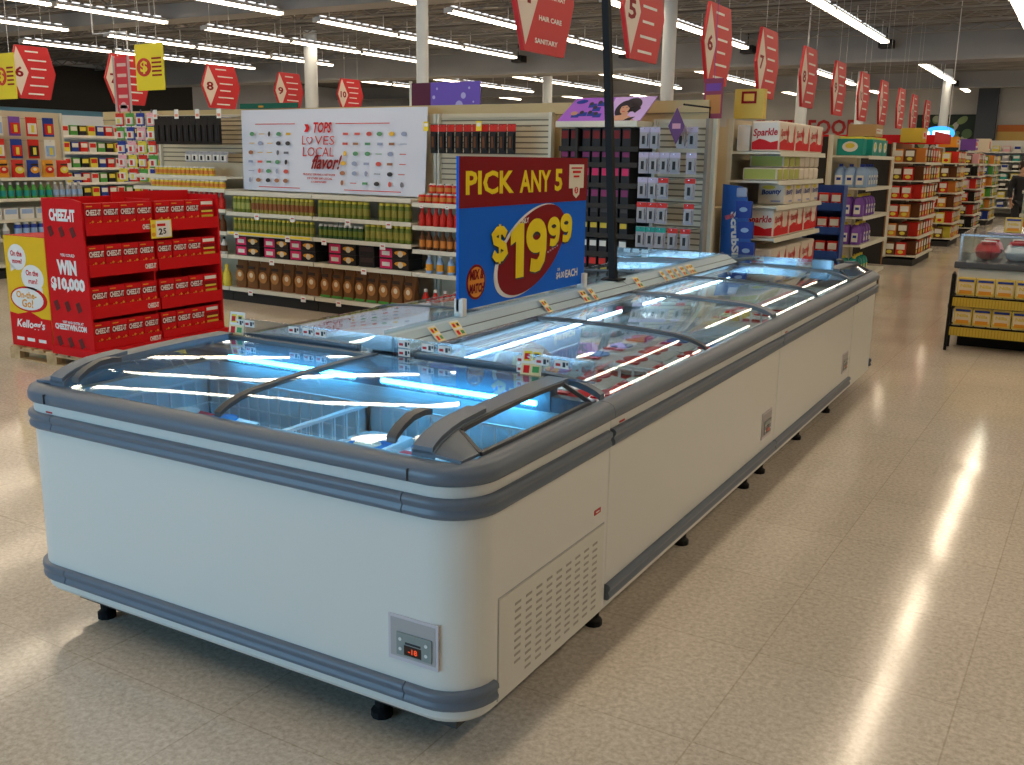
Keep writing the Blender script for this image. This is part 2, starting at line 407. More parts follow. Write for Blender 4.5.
def make_freezer(Ln, D, cap):
    """long side along +x with its front at y=0; a cap freezer has rounded front corners and sloping side windows"""
    o = empty('chest_freezer')
    R = .13 if cap else .012
    c = math.pi/2
    def outline(i=0, r=R, ns=8):
        r = max(r-i, .01)
        p = [(i, D-.002)]                                        # starts back left, runs front left, front right, back right
        p += arc(i+r, i+r, r, PI, PI*1.5, ns); p += arc(Ln-i-r, i+r, r, PI*1.5, PI*2, ns); p += [(Ln-i, D-.002)]
        return p
    out = outline(0); bot = outline(.012)
    W = .085
    inn = [(W, D-.07)]+arc(W+.03, W+.03, .03, PI, PI*1.5, 8)+arc(Ln-W-.03, W+.03, .03, PI*1.5, PI*2, 8)+[(Ln-W, D-.07)]
    lp = lambda pts, z: [(x, y, z) for x, y in pts]
    b = MB(WHITE)
    b.loft([lp(bot, .13), lp(out, .145), lp(out, .80), lp(inn, .80)], True, False)
    b.loft([lp(inn, .80), lp(inn, .27)], False, True, mm=LINER)
    b.build('body', o)
    # bumpers
    path = out[1:-1] if cap else [(0.0, .012)]+out[1:-1]
    if cap:
        xs0, xs1 = .194, Ln-.194
        left = [(0, D-.02)]+arc(.13, .13, .13, PI, PI*1.5, 8)+[(xs0-.0015, 0)]
        right = [(xs1+.0015, 0)]+arc(Ln-.13, .13, .13, PI*1.5, PI*2, 8)+[(Ln, D-.02)]
        mid = [(xs0+.0015, 0), (xs1-.0015, 0)]
        for p in (left, mid, right): MB(GREY).sweep(p, BUMP(.734)).build('bumper', o, 50)
        lo_l = arc(.13, .13, .13, PI, PI*1.5, 8)+[(xs0-.0015, 0)]; lo_r = [(xs1+.0015, 0)]+arc(Ln-.13, .13, .13, PI*1.5, PI*2, 8)
        for p in (lo_l, mid, lo_r): MB(GREY).sweep(p, BUMP(.199)).build('lower_bumper', o, 50)
        rp = [(0, D-.002)]+arc(.13, .13, .13, PI, PI*1.5, 12)+arc(Ln-.13, .13, .13, PI*1.5, PI*2, 12)+[(Ln, D-.002)]
    else:
        MB(GREY).sweep([(.004, 0), (Ln-.004, 0)], BUMP(.734)).build('bumper', o, 50)
        MB(GREY).sweep([(.004, 0), (Ln-.004, 0)], BUMP(.199)).build('lower_bumper', o, 50)
        rp = [(0.0, 0), (Ln, 0)]
    rim = [(-.002, .793), (.010, .795), (.016, .803), (.016, .822), (.009, .838), (-.008, .847), (-.030, .849), (-.048, .846), (-.052, .835), (-.052, .80), (-.002, .80)]
    MB(GREY).sweep(rp, rim).build('rim', o, 50)
    if cap:   # fine seams of the rim over the bumper joints
        s = MB(SEAM)
        for x in (xs0-.02, xs1+.02): s.box(x-.0006, x+.0006, -.0215, .0, .80, .832, DGREY)
        s.build('rim_joint', o)
    # interior: baskets, lamp
    pf = lidprof(D); bx0, bx1 = (.105, Ln-.105)
    mid = Ln/2; zt = .74
    for a, e in ((bx0, mid-.006), (mid+.006, bx1)):
        k = MB(WIRE); r = .0032; y0, y1 = .105, D-.10; z0 = .30
        def wv(x, y): k.box(x-r, x+r, y-r, y+r, z0, zt)
        nx = int((e-a)/.05)
        for i in range(nx+1):
            x = a+(e-a)*i/nx; wv(x, y0); wv(x, y1); k.box(x-r, x+r, y0, y1, z0-r, z0+r)
        ny = int((y1-y0)/.06)
        for i in range(ny+1):
            y = y0+(y1-y0)*i/ny; wv(a, y); wv(e, y); k.box(a, e, y-r, y+r, z0-r, z0+r)
        for z, q in ((zt, .005), (.64, r), (.42, r)):
            k.box(a-q, e+q, y0-q, y0+q, z-q, z+q); k.box(a-q, e+q, y1-q, y1+q, z-q, z+q); k.box(a-q, a+q, y0, y1, z-q, z+q); k.box(e-q, e+q, y0, y1, z-q, z+q)
        k.build('wire_basket', o, 0)
    lm = MB(LAMPB if cap else LAMPW)
    if cap: lm.tube([(.22, D-.095, .835), (Ln/2-.06, D-.095, .835)], .009, 6); lm.tube([(Ln/2+.06, D-.095, .835), (Ln-.22, D-.095, .835)], .009, 6)
    else: lm.tube([(.15, D-.095, .835), (Ln-.15, D-.095, .835)], .006, 6)
    lm.build('interior_lamp', o)
    # glass lids
    if cap: gx0, gx1 = .19, Ln-.19
    else: gx0, gx1 = .035, Ln-.035
    gm = (gx0+gx1)/2
    for k, (a, e) in enumerate(((gx0, gm+.012), (gm-.012, gx1))):
        g = ribbon(MB(GLASS), pf, a, e, .004, .002+.008*k).build('glass_lid', o)
        f = MB(DGREY)
        xe = e-.016 if k == 0 else a
        ribbon(f, pf, xe, xe+.016, .014, .004)
        f.box(a, e, D-.075, D-.05, .896, .914)
        f.build('lid_edge', g)
        if cap:
            hx = (a+.05) if k == 0 else (e-.095)
            hp = cutprof(pf, .045, .215); ribbon(MB(DGREY), [(y, z+.02+.012*math.sin(PI*(y-.045)/.17)) for y, z in hp], hx, hx+.03, .016, 0).build('handle', g, 50)
    # fixed arches at the ends
    if cap:
        for sgn, xa in ((1, .165), (-1, Ln-.165)):
            f = MB(GREY)
            ribbon(f, pf, xa-.036, xa+.036, .018, .002)
            ribbon(f, cutprof(pf, .040, .3), xa-.03, xa+.03, .02, .012)
            f.build('arch', o, 50)
            xe = .052 if sgn == 1 else Ln-.052; xi = xa-.034 if sgn == 1 else xa+.034
            # ruled surface from the arch down to the rim: grey corner, then window
            def ruled(ya, yb, mm, th=.006, y2=None, y3=None, n=6):
                P = cutprof(pf, ya, yb); m_ = len(P); A = []; B = []
                ya2 = y2 if y2 is not None else ya; yb2 = y3 if y3 is not None else yb
                for y, z in P:
                    A.append((xi, y, z+.008)); B.append((xe, ya2+(yb2-ya2)*(y-ya)/(yb-ya), .847))
                g = MB(mm); up = [(x, y, z+th) for x, y, z in A]; ub = [(x, y, z+th) for x, y, z in B]
                lps = [[A[i], B[i], ub[i], up[i]] for i in range(m_)]
                return g.loft(lps)
            ruled(.040, .16, GREY, .008, .045, .135).build('corner_panel', o, 50)
            ruled(.16, D-.09, GLASS, .005, .135, D-.05).build('side_window', o)
            fr = MB(DGREY)
            zl = .847
            P = cutprof(pf, .16, D-.09)
            for a, b2 in zip(P, P[1:]): fr.bar((xi, a[0], a[1]+.012), (xi, b2[0], b2[1]+.012), .02, .012)
            fr.bar((xi, .16, P[0][1]+.012), (xe, .135, zl+.006), .012, .010)
            fr.bar((xe, .135, zl+.004), (xe, D-.05, zl+.004), .014, .010)
            fr.bar((xi, D-.09, P[-1][1]+.010), (xe, D-.05, zl+.006), .018, .012)
            fr.build('window_frame', o)
    else:
        for xa in (.017, Ln-.017):
            f = MB(GREY); ribbon(f, cutprof(pf, .040, D-.125), xa-.016, xa+.016, .02, .002); f.build('arch', o, 50)
    # back rail
    br = MB(GREY).box(.19 if cap else .0, Ln-.19 if cap else Ln, D-.055, D-.004, .80, .906)
    if cap: br.box(.05, Ln-.05, D-.05, D-.004, .80, .85)
    br.build('back_rail', o)
    # feet
    if cap: fx = [.2, Ln-.38]
    else: fx = [.14, Ln*.5, Ln-.14]
    for x in fx:
        for y in ((.13, D-.05) if cap else (.10, D-.16)):
            MB(BLACK).lathe((x, y, 0), [(.032, 0), (.032, .02), (.02, .03), (.024, .1), (.03, .134)], 10).build('foot', o)
    if cap:
        for x in (.28, Ln-.3):
            MB(DGREY).box(x-.012, x+.012, .40, .46, .03, .13).lathe((x, .40, .0), [(.001, 0.002), (.05, 0.003), (.05, .02), (.03, .03)], 14).build('caster', o)
        MB(mat('base_dark', (.05, .045, .04), .6)).box(.1, Ln-.1, .10, D-.05, .06, .131).build('underframe', o)
    # side panel with louvres and seam lines
    if cap:
        s = MB(PANEL).frame((Ln, .0, 0), (0, 1, 0), (0, 0, 1))
        s.rect(.15, D-.025, .15, .45, PANEL, -.001, .003)
        for z in (.452,): s.rect(.15, D-.025, z, z+.003, GREYL, 0, .001)
        s.rect(.147, .15, .15, .455, GREYL, 0, .001); s.rect(D-.025, D-.022, .15, .455, GREYL, 0, .001)
        VM = mat('vent_slot', (.42, .40, .34), .6)
        for i in range(9):
            for j in range(11):
                if i+j/3 > .5: s.rect(.235+i*.062, .268+i*.062, .18+j*.022, .187+j*.022, VM, .0025, .0042)
        s.build('vent_panel', o)
        s = MB(TEXTR).frame((Ln, 0, 0), (0, 1, 0), (0, 0, 1)); s.rect(D-.10, D-.055, .50, .516, TEXTR, 0, .002); s.rect(D-.09, D-.065, .506, .510, PWHITE, 0, .0025)
        s.build('red_sticker', o)
        s = MB(TEXTR).frame((0, 0, 0), (1, 0, 0), (0, 0, 1)); s.rect(.155, .185, .766, .771, TEXTR, 0, .002); s.build('badge', o)
    else:
        s = MB(TEXTR).frame((0, 0, 0), (1, 0, 0), (0, 0, 1)); s.rect(.07, .11, .766, .772, TEXTR, 0, .002); s.build('badge', o)
    # control panel
    cx = Ln-.25 if cap else Ln-.24
    s = MB(mat('panel_recess', (.42, .40, .40), .5)).frame((cx, 0, .285), (1, 0, 0), (0, 0, 1))
    s.rect(0, .16, 0, .13, mat('panel_lilac', (.62, .58, .62), .4), -.001, .004)
    s.rect(.008, .152, .012, .122, mat('panel_recess', (.42, .40, .40), .5), 0, .005)
    cpanel = s.build('control_panel', o)
    d = MB(mat('display_grey', (.25, .29, .28), .4)).frame((cx, 0, .285), (1, 0, 0), (0, 0, 1))
    d.rect(.03, .142, .02, .085, None, .004, .009)
    d.rect(.058, .108, .055, .061, INK, .009, .0095)
    d.rect(.055, .110, .024, .052, mat('display_black', (.02, .004, .003), .3), .009, .0098)
    LED = mat('display_red', (.6, .04, .01), .4, 0, .5, (.9, .08, .01))
    d.text('-18', .068, .030, .03, .016, LED, .0102)
    for x, y in ((.042, .066), (.042, .038), (.125, .066), (.125, .038)): d.disc(x, y, .005, .005, PWHITE, .009, .0105, 8)
    d.build('display', cpanel)
    return o

ROW = [(.84, 2.87), (2.87, 4.66)]
def fz(key, L_, D_, cap, loc, rz, lab):
    return place(key, lambda: make_freezer(L_, D_, cap), loc, rz, lab, 'freezer', 'white chest freezers of the island')
fz('cap', 1.79, .84, True, (-1.79, 0, 0), 0, 'white chest freezer across the front end of the island, rounded corners and blue lit')
for i, (a, b) in enumerate(ROW):
    fz('u%d' % i, b-a, .89, False, (0, a, 0), PI/2, ['white chest freezer on the aisle side holding red bags, behind the rounded end one', 'white chest freezer on the aisle side holding green bags, last before the far end'][i])
for i, (a, b) in enumerate(ROW):
    fz('u%d' % i, b-a, .89, False, (-1.79, b, 0), -PI/2, ['white chest freezer on the shelf side of the island, behind the blue price sign', 'white chest freezer on the shelf side of the island, next to the far end one'][i])
fz('cap', 1.79, .84, True, (0, 5.5, 0), PI, 'white chest freezer across the far end of the island, beside the blue tray display')

# ridge between the two rows
def make_ridge(Ln):
    o = empty('freezer_divider')
    pr = [(-.065, .916), (-.11, .924), (-.03, .974), (.03, .974), (.11, .924), (.065, .916)]
    MB(RIDGE).loft([[(x, 0, z) for x, z in pr], [(x, Ln, z) for x, z in pr]]).build('ridge_cover', o, 20)
    for s in (-1, 1):
        r = MB(CHROME); r.bar((s*.108, 0, .927), (s*.108, Ln, .927), .006, .008); r.bar((s*.066, 0, .9515), (s*.066, Ln, .9515), .004, .004, mm=GREY); r.build('ticket_rail', o)
    MB(CLEAR).box(-.003, .003, 0, Ln, .974, .992).build('clear_channel', o)
    return o
for i, (a, b) in enumerate(ROW):
    r_ = make_ridge(b-a-.008); r_.location = (-.895, a+.004, 0)
    tag(r_, 'pale blue sloped divider between the freezer rows, %s' % ['under the price sign', 'beyond the black pole'][i], 'divider', 'dividers between the freezer rows')

# clear ticket fences on both end freezers
def ticket(mb, x, y0, w=.05):
    mb.rect(x, x+w, y0, y0+.026, PWHITE, .002, .003); mb.rect(x+.004, x+w*.42, y0+.007, y0+.016, TEXTR, .003, .0036)
    mb.rect(x+w*.58, x+w*.78, y0+.005, y0+.021, INK, .003, .0036); mb.rect(x+w*.84, x+w*.96, y0+.012, y0+.021, INK, .003, .0036)
def make_fence(seed):
    o = empty('ticket_fence'); r = random.Random(seed); w = .78
    f = MB(CLEAR); f.box(0, w, -.002, .002, .908, .978); f.box(0, w, -.002, .02, .9065, .909); f.box(0, .002, -.002, .02, .909, .975); f.box(w-.002, w, -.002, .02, .909, .975)
    f.build('clear_strip', o)
    t = [(.02, .95), (.075, .95), (.30, .948), (.37, .948), (.43, .948)] if seed == 0 else [(.02, .948), (.02, .917), (.12, .946), (.19, .946), (.50, .948), (.50, .917), (.57, .95), (.64, .948)]
    for x, z in t:
        m_ = MB(PWHITE).frame((0, -.002, 0), (1, 0, 0), (0, 0, 1)); ticket(m_, x, z-.004); m_.build('price_ticket', o)
    return o
for k, (x, y, rz, lab) in enumerate([(-1.62, .815, 0, 'left one on the front end freezer'), (-.83, .815, 0, 'right one on the front end freezer'), (-.17, 4.685, PI, 'right one on the far end freezer'), (-.96, 4.685, PI, 'left one on the far end freezer')]):
    o = make_fence(k % 2); o.location = (x, y, 0); o.rotation_euler.z = rz
    tag(o, 'clear acrylic fence with price tickets, '+lab, 'ticket holder', 'clear ticket fences on the end freezers')
BSTK = mat('sticker_pale_blue', (.25, .55, .85), .4)
for k, (x, w) in enumerate([(-.62, .22), (-.30, .14)]):
    q = MB(BSTK).frame((x, 4.689, .912), (1, 0, 0), (0, 0, 1)); q.rect(0, w, 0, .06, None, 0, .0015)
    tag(q.build('shelf_sign'), 'pale blue card on the far ticket fence, %s' % ['wider one', 'narrower one by the aisle'][k], 'sign', 'pale blue cards on the far fence')

# yellow and white clip-on tags
def make_tag():
    o = empty('price_tag')
    t = MB(PWHITE).frame((0, 0, 0), (1, 0, 0), (0, 0, 1)); t.rect(-.028, .028, 0, .075, PWHITE, -.001, .001)
    t.rect(-.026, .026, .003, .035, col((.78, .68, .40)), .001, .0018); t.rect(-.022, -.002, .042, .068, PYEL, .001, .0018); t.rect(.002, .022, .045, .066, PYEL, .001, .0018)
    t.rect(-.02, -.004, .010, .030, RED, .0018, .0024); t.rect(.004, .022, .012, .028, mat('print_green', (.05, .3, .08), .5), .0018, .0024)
    t.rect(-.02, -.006, .046, .062, RED, .0018, .0024); t.rect(.006, .018, .05, .062, INK, .0018, .0024)
    t.build('card', o, 0)
    MB(GREY).box(-.006, .006, 0, .012, -.002, .02).build('clip', o, 0)
    return o
tags = [(-.79, y, .926) for y in (1.20, 1.93, 2.32, 2.42, 2.98, 3.36, 3.47, 3.57, 3.67, 3.77, 3.82, 1.06)]
for k, (x, y, z) in enumerate(sorted(tags, key=lambda p: p[1])):
    place('tag', make_tag, (x-.0, y, z), PI/2+.25*(-1)**k*.4, 'yellow and white price tag clipped on the freezer divider, %s from the near end' % nth(k+1), 'price tag', 'price tags on the freezer divider', tilt=-.75)
place('tag', make_tag, (-1.585, .800, .906), .1, 'yellow and white price tag clipped at the left end of the front freezer fence', 'price tag', None, 1.25, tilt=-.2)
place('tag', make_tag, (-.27, .795, .906), .25, 'yellow and white price tag clipped at the right end of the front freezer fence', 'price tag', None, 1.25, tilt=-.35)

# ------------------------------------------------ the price sign
def make_price_sign():
    o = empty('price_sign')
    W, H = 1.14, .605
    YT = mat('sign_yellow', (.86, .66, .015), .5, spec=.15); DR = mat('sign_dark_red', (.22, .004, .008), .5, spec=.12); SB = mat('sign_blue', (.002, .13, .68), .5, spec=.12)
    b = MB(SB).frame((0, 0, 0), (1, 0, 0), (0, 0, 1)); b.rect(0, W, 0, H, SB, -.012, 0); b.build('board', o, 0)
    f = MB(DR).frame((0, 0, 0), (1, 0, 0), (0, 0, 1))
    f.rect(0, W, .405, H, DR, 0, .002)
    f.build('header', o, 0)
    t = MB(YT).frame((0, 0, 0), (1, 0, 0), (0, 0, 1))
    t.text('PICK', .045, .455, .38, .095, YT, .003); t.text('ANY', .475, .455, .285, .095, YT, .003); t.text('5', .80, .455, .075, .1, YT, .003)
    t.build('lettering', o, 0)
    e = MB(PWHITE).frame((0, 0, 0), (1, 0, 0), (0, 0, 1))
    e.disc(.585, .205, .335, .165, PWHITE, 0, .002, 48, .38); e.disc(.605, .207, .325, .160, DR, .002, .0035, 48, .38)
    e.text('ONLY', .475, .318, .085, .022, PWHITE, .0045, 0, .1)
    for k in range(5): e.rect(.74+k*.022, .755+k*.022, .178+k*.006, .186+k*.006, col((.5, .25, .35)), .0035, .0045)
    e.build('price_oval', o, 0)
    p = MB(YT).frame((0, 0, 0), (1, 0, 0), (0, 0, 1))
    def nine(x, y, w, h, mm, d, t):
        cx, cy, rx, ry = x+w/2, y+h*.68, (w-t)/2, h*.32-t/2
        p.stroke([(cx+rx*math.cos(a*PI/12), cy+ry*math.sin(a*PI/12)) for a in range(24)], t, mm, d-.001, d, True)
        p.stroke([(cx+rx, cy), (cx+rx*.98, y+h*.42), (cx+rx*.8, y+h*.24), (cx+rx*.35, y+t*.55), (cx-rx*.1, y+t*.5), (cx-rx*.8, y+h*.16)], t, mm, d-.0009, d+.0001)
    def dollar(x, y, w, h, mm, d, t):
        cx = x+w/2; r = w*.36
        p.stroke([(cx+r, y+h*.72), (cx+r*.5, y+h*.84), (cx-r*.4, y+h*.84), (cx-r, y+h*.72), (cx-r*.8, y+h*.60), (cx, y+h*.52), (cx+r*.8, y+h*.42), (cx+r, y+h*.28), (cx+r*.4, y+h*.16), (cx-r*.5, y+h*.16), (cx-r, y+h*.28)], t, mm, d-.001, d)
        p.rect(cx-t*.22, cx+t*.22, y, y+h, mm, d-.001, d+.0002)
    for mm, q_, d in ((INK, .007, .0046), (YT, 0, .0065)):
        dollar(.235+q_, .165-q_, .145, .165, mm, d, .036+q_)
        p.poly([(.445+q_, .09-q_), (.515+q_, .09-q_), (.515+q_, .325-q_), (.465+q_, .325-q_), (.40+q_, .285-q_), (.40+q_, .235-q_), (.445+q_, .25-q_)], mm, d-.001, d)
        nine(.535+q_, .10-q_, .19, .24, mm, d, .058+q_); nine(.735+q_, .205-q_, .12, .135, mm, d, .034+q_); nine(.86+q_, .215-q_, .12, .135, mm, d, .034+q_)
    p.build('price', o, 0)
    q = MB(PWHITE).frame((0, 0, 0), (1, 0, 0), (0, 0, 1))
    q.text('OR', .845, .085, .03, .014, PWHITE, .003); q.text('$4.00', .835, .045, .085, .034, PWHITE, .003); q.text('EACH', .93, .045, .13, .038, PWHITE, .003)
    q.build('each_price', o, 0)
    g = MB(DR).frame((0, 0, 0), (1, 0, 0), (0, 0, 1)); OR = col((.80, .30, .03))
    g.disc(.128, .105, .072, .072, DR, 0, .002, 24); g.disc(.128, .105, .062, .062, OR, .002, .003, 24); g.text('MIX &', .075, .115, .108, .042, DR, .0045, .1, bold=.05); g.text('MATCH', .072, .06, .112, .040, DR, .0045, .1, bold=.05)
    g.build('round_logo', o, 0)
    c = MB(PWHITE).frame((0, 0, 0), (1, 0, 0), (0, 0, 1)); CR = col((.72, .68, .55))
    c.rect(.945, 1.10, .465, .575, CR, 0, .003); c.poly([(.985, .465), (1.06, .465), (1.055, .435), (1.022, .418), (.99, .435)], CR, 0, .003)
    c.rect(.965, 1.08, .555, .562, RED, .003, .004); c.rect(.98, 1.065, .535, .546, RED, .003, .004); c.rect(.99, 1.05, .515, .524, RED, .003, .004); c.disc(1.022, .455, .02, .016, RED, .003, .004, 12); c.text('5', 1.013, .446, .016, .02, CR, .0045)
    c.build('card_logo', o, 0)
    for x in (.0, W-.03):
        MB(PWHITE).box(x, x+.03, -.02, .022, -.022, .05).build('stand_clip', o, bev=.003)
    return o
ps = make_price_sign(); ps.location = (-.895, 1.33, .998); ps.rotation_euler.z = PI/2
tag(ps, 'red and blue price sign with yellow lettering standing on the divider between the freezers', 'sign')
pole = MB(BLACK).bar((-.9, 2.84, .976), (-1.05, 2.67, ZC), .036); pole.box(-.95, -.85, 2.79, 2.89, .9755, .985)
tag(pole.build('power_pole'), 'thin black pole from the freezer divider up to the roof', 'pole')

# ------------------------------------------------ frozen food
def make_bag(c1, c2, kind='bag'):
    def f():
        o = empty('frozen_food_bag'); b = MB(c1); W_, H_, T_ = .17, .235, .055; n = 7
        lp = []
        for i in range(n+1):
            y = -H_/2+H_*i/n; e = math.sin(PI*i/n)**.5*.96+.04 if 0 < i < n else .08
            lp.append([(W_/2*a*(.93+.07*abs(a))*(1 if i not in (0, n) else 1.02), y, T_/2+T_/2*e*math.copysign(abs(zz)**.7, zz)) for a, zz in [(math.cos(2*PI*k/12), math.sin(2*PI*k/12)) for k in range(12)]])
        b.loft(lp); b.build('bag', o, 60)
        l_ = MB(c2); l_.frame((0, 0, T_+.0), (1, 0, 0), (0, 1, 0)); l_.disc(0, .02, .055, .06, c2, -.004, .0015, 14); l_.rect(-.05, .05, -.085, -.05, RED if c2 is not RED else PWHITE, -.006, .0005)
        l_.build('print', o, 0)
        return o
    return f
def make_fbox(c1, c2):
    def f():
        o = empty('frozen_food_box'); MB(c1).box(-.085, .085, -.12, .12, 0, .045).build('carton', o, bev=.003)
        l_ = MB(c2).frame((0, 0, .045), (1, 0, 0), (0, 1, 0)); l_.rect(-.07, .07, -.10, .05, c2); l_.disc(0, -.03, .05, .04, col((.75, .72, .6)), .0015, .003, 16)
        l_.build('print', o, 0); return o
    return f
fw = col((.80, .82, .84)); fred = col((.62, .02, .03)); fgr = col((.10, .32, .08)); fye = col((.75, .62, .12)); fbl = col((.02, .16, .5)); fpi = col((.75, .35, .45)); fpu = col((.22, .05, .3))
kinds = {'white and red bag': ('b1', make_bag(fw, fred)), 'red bag': ('b2', make_bag(fred, fw)), 'white and blue bag': ('b3', make_bag(fw, fbl)), 'green bag': ('b4', make_bag(fgr, fye)), 'yellow bag': ('b5', make_bag(fye, fgr)), 'white box': ('x1', make_fbox(fw, fbl)), 'red box': ('x2', make_fbox(fred, fw)), 'blue box': ('x3', make_fbox(fbl, fw)), 'purple bag': ('b6', make_bag(fpu, fw)), 'pink bag': ('b7', make_bag(fpi, fw))}
def fill(area, x0, x1, y0, y1, z, menu, nx, ny, layers=1, seed=1, stand=False, jig=.006):
    r = random.Random(seed); cnt = 0
    for l in range(layers):
        for i in range(nx):
            for j in range(ny):
                kd = menu[(i*3+j+l*2+r.randrange(2)) % len(menu)] if len(menu) > 1 else menu[0]
                key, mk = kinds[kd]; cnt += 1
                x = x0+(x1-x0)*(i+.5)/nx+r.uniform(-jig, jig); y = y0+(y1-y0)*(j+.5)/ny+r.uniform(-jig, jig)
                place('ff_'+key, mk, (x, y, z+l*.062), r.uniform(-.06, .06)+(PI/2 if stand else 0),
                      '%s, %s row %s across %s layer up, %s' % (kd, nth(j+1), nth(i+1), nth(l+1), area), 'frozen food', 'frozen food in the '+area)
fill('front freezer, right half', -.86, -.44, .20, .72, .305, ['white and blue bag', 'white box'], 2, 2, 6, 1)
fill('front freezer, left half', -1.66, -1.28, .35, .62, .305, ['pink bag', 'red bag', 'white and blue bag'], 2, 1, 6, 3)
fill('near half, red bag freezer', -.72, -.16, 1.0, 1.79, .305, ['white and red bag', 'red bag', 'white and red bag', 'white and red bag'], 3, 3, 7, 5)
fill('far half, red bag freezer', -.72, -.16, 1.93, 2.72, .305, ['white and red bag', 'white and blue bag', 'red bag', 'white and red bag'], 3, 3, 7, 7)
fill('near half, green bag freezer', -.72, -.16, 2.99, 3.7, .305, ['green bag', 'yellow bag', 'green bag', 'white box'], 3, 3, 6, 9)
fill('far half, green bag freezer', -.72, -.16, 3.80, 4.53, .305, ['white and blue bag', 'pink bag', 'yellow bag'], 3, 3, 6, 11)
fill('freezer behind price sign', -1.62, -1.06, 1.0, 2.7, .305, ['white and blue bag', 'blue box', 'white box'], 2, 4, 4, 13)
fill('freezer beyond black pole', -1.62, -1.06, 3.0, 4.5, .305, ['pink bag', 'white and blue bag', 'red bag'], 2, 4, 3, 15)
fill('far end freezer', -1.5, -.3, 4.85, 5.3, .305, ['blue box', 'white and blue bag'], 4, 1, 3, 17)
# ================================================================== shelving run behind the freezers
TH = -.0598
OA = Vector((-1.5, 5.62))
_ax = Vector((math.cos(TH), math.sin(TH))); _ay = Vector((-math.sin(TH), math.cos(TH)))
def GA(s, d, z): p = OA+_ax*s+_ay*d; return (p.x, p.y, z)
def make_shelves(w, shelves, H=2.0, D=.42, back='plain', dz=.025, mback=TAN, msh=SHELFW, label=None, hooks=(), slat=(1.3, 1.98), side=True, base=.13):
    """local x 0..w along the front, y 0 front .. D back; shelves = heights of shelf tops (or (z, depth))"""
    o = empty('shelf_unit')
    b = MB(mback); b.box(0, w, D, D+.02, 0, H)
    if back == 'slat':
        z = slat[0]
        while z < slat[1]:
            b.box(.03, w-.03, D-.004, D+.001, z, z+.012, TAND); z += .05
        b.box(0, w, D-.012, D+.02, slat[1], slat[1]+.03, mback)
    b.build('back_panel', o, 0)
    if side:
        for x in (0, w-.03):
            MB(msh).box(x, x+.03, D-.04, D, base, H).build('upright', o, 0)
    if base:
        k = MB(DARKS).box(0.0, w, .04, D, 0, base-.03); k.build('kick_plate', o, 0)
    for q in shelves:
        z, d = q if isinstance(q, tuple) else (q, D)
        m_ = MB(msh); m_.box(.002, w-.002, D-d, D-.04, z-.02, z)
        m_.loft([[(x, D-d+a, z+c) for a, c in ((-.012, -.035), (-.004, -.038), (0, .004), (-.006, .004))] for x in (.002, w-.002)])
        m_.build('shelf', o, 0)
    return o
def ticket_at(o, x, z, y=-.014, w=.07, h=.06, mm=PWHITE):
    t = MB(mm).frame((x, y, z), (1, 0, 0), (0, 0, 1)); t.rect(0, w, -h, 0, mm, 0, .0012); t.rect(w*.2, w*.8, -h*.5, -h*.3, TEXTR, .0012, .0016)
    t.build('price_ticket', o, 0)
SHZ = [1.20, .98, .77, .51, .155]
def unitA(s0, s1, lab, d0=0, **k):
    o = make_shelves(s1-s0, **k); o.location = GA(s0, d0, 0); o.rotation_euler.z = TH
    return tag(o, lab, 'shelving', 'shelf units behind the freezers')
uL = unitA(-7.0, -5.43, 'tan shelf unit at the far left with black hanging items and yellow jars', shelves=[(1.35, .38), (1.22, .42), 1.0, .76, .51, .155], back='slat', slat=(1.5, 2.0))
uM = unitA(-5.42, -4.13, 'tan shelf unit behind the left half of the white banner, holding jars and snack bags', shelves=SHZ)
uN = unitA(-4.12, -2.83, 'tan shelf unit behind the right half of the banner, holding jars and bags', shelves=SHZ)
uR = unitA(-2.82, -1.53, 'tan slatted shelf unit with red and black hanging packs, behind the price sign', shelves=[(1.17, .42), .955, .73, .51, .155], back='slat', slat=(1.33, 1.96))
for o_, w_ in ((uM, 1.29), (uN, 1.29)):
    for z_, xs in ((.98, (.45, .98)), (.77, (.12, .9)), (.155, (.3, 1.1)), (.51, (.65,))):
        for x_ in xs: ticket_at(o_, x_, z_-.005)
q = MB(PYEL).frame((0, -.014, 0), (1, 0, 0), (0, 0, 1)); q.rect(.04, 1.27, .745, .768, PYEL, 0, .001); q.build('yellow_price_strip', uM, 0)
for x_ in (.1, .4, .8, 1.15): ticket_at(uR, x_, 1.155, w=.04, h=.03)
uC = unitA(-1.30, -.54, 'dark cosmetics shelf unit topped by the purple poster of a woman', d0=.10, shelves=[(z, .30) for z in (1.70, 1.57, 1.40, 1.23, 1.115, .98, .82, .66, .5, .33, .16)], H=1.86, D=.34, mback=DARKS, msh=DARKS)
MB(SHELFW).box(-.02, .755, -.0, .34, 1.86, 1.91).build('canopy', uC, bev=.004)
MB(SHELFW).box(.18, .205, -.005, .02, .1, 1.855, DARKS).build('divider_strip', uC)
uP = unitA(-.53, .03, 'tan slatted unit with small packs on pegs, right end of the run', shelves=[(.155, .42)], H=1.93, back='slat', slat=(.75, 1.9))
MB(mat('steel_grey', (.28, .27, .25), .5)).box(.50, .53, .30, .46, 0, 1.93).build('end_upright', uP, bev=.003)
# plain board rising behind the run
bb = MB(mat('board_tan', (.55, .43, .22), .6)).box(-8.3, -.12, .56, .60, 1.93, 2.09); bb.box(-7.0, -.12, .56, .60, 1.2, 1.93)
bb.box(-8.3, -.12, .548, .56, 1.985, 1.99, TAND)
bo = bb.build('header_board', loc=GA(0, 0, 0), rotz=TH); tag(bo, 'long tan board showing above the whole shelving run', 'board')
MB(TAN).box(-7.0, -.12, .52, 1.2, 0, 1.2).build('rear_shelving', bo, 0)
# far face of the same run: end wall for the end cap

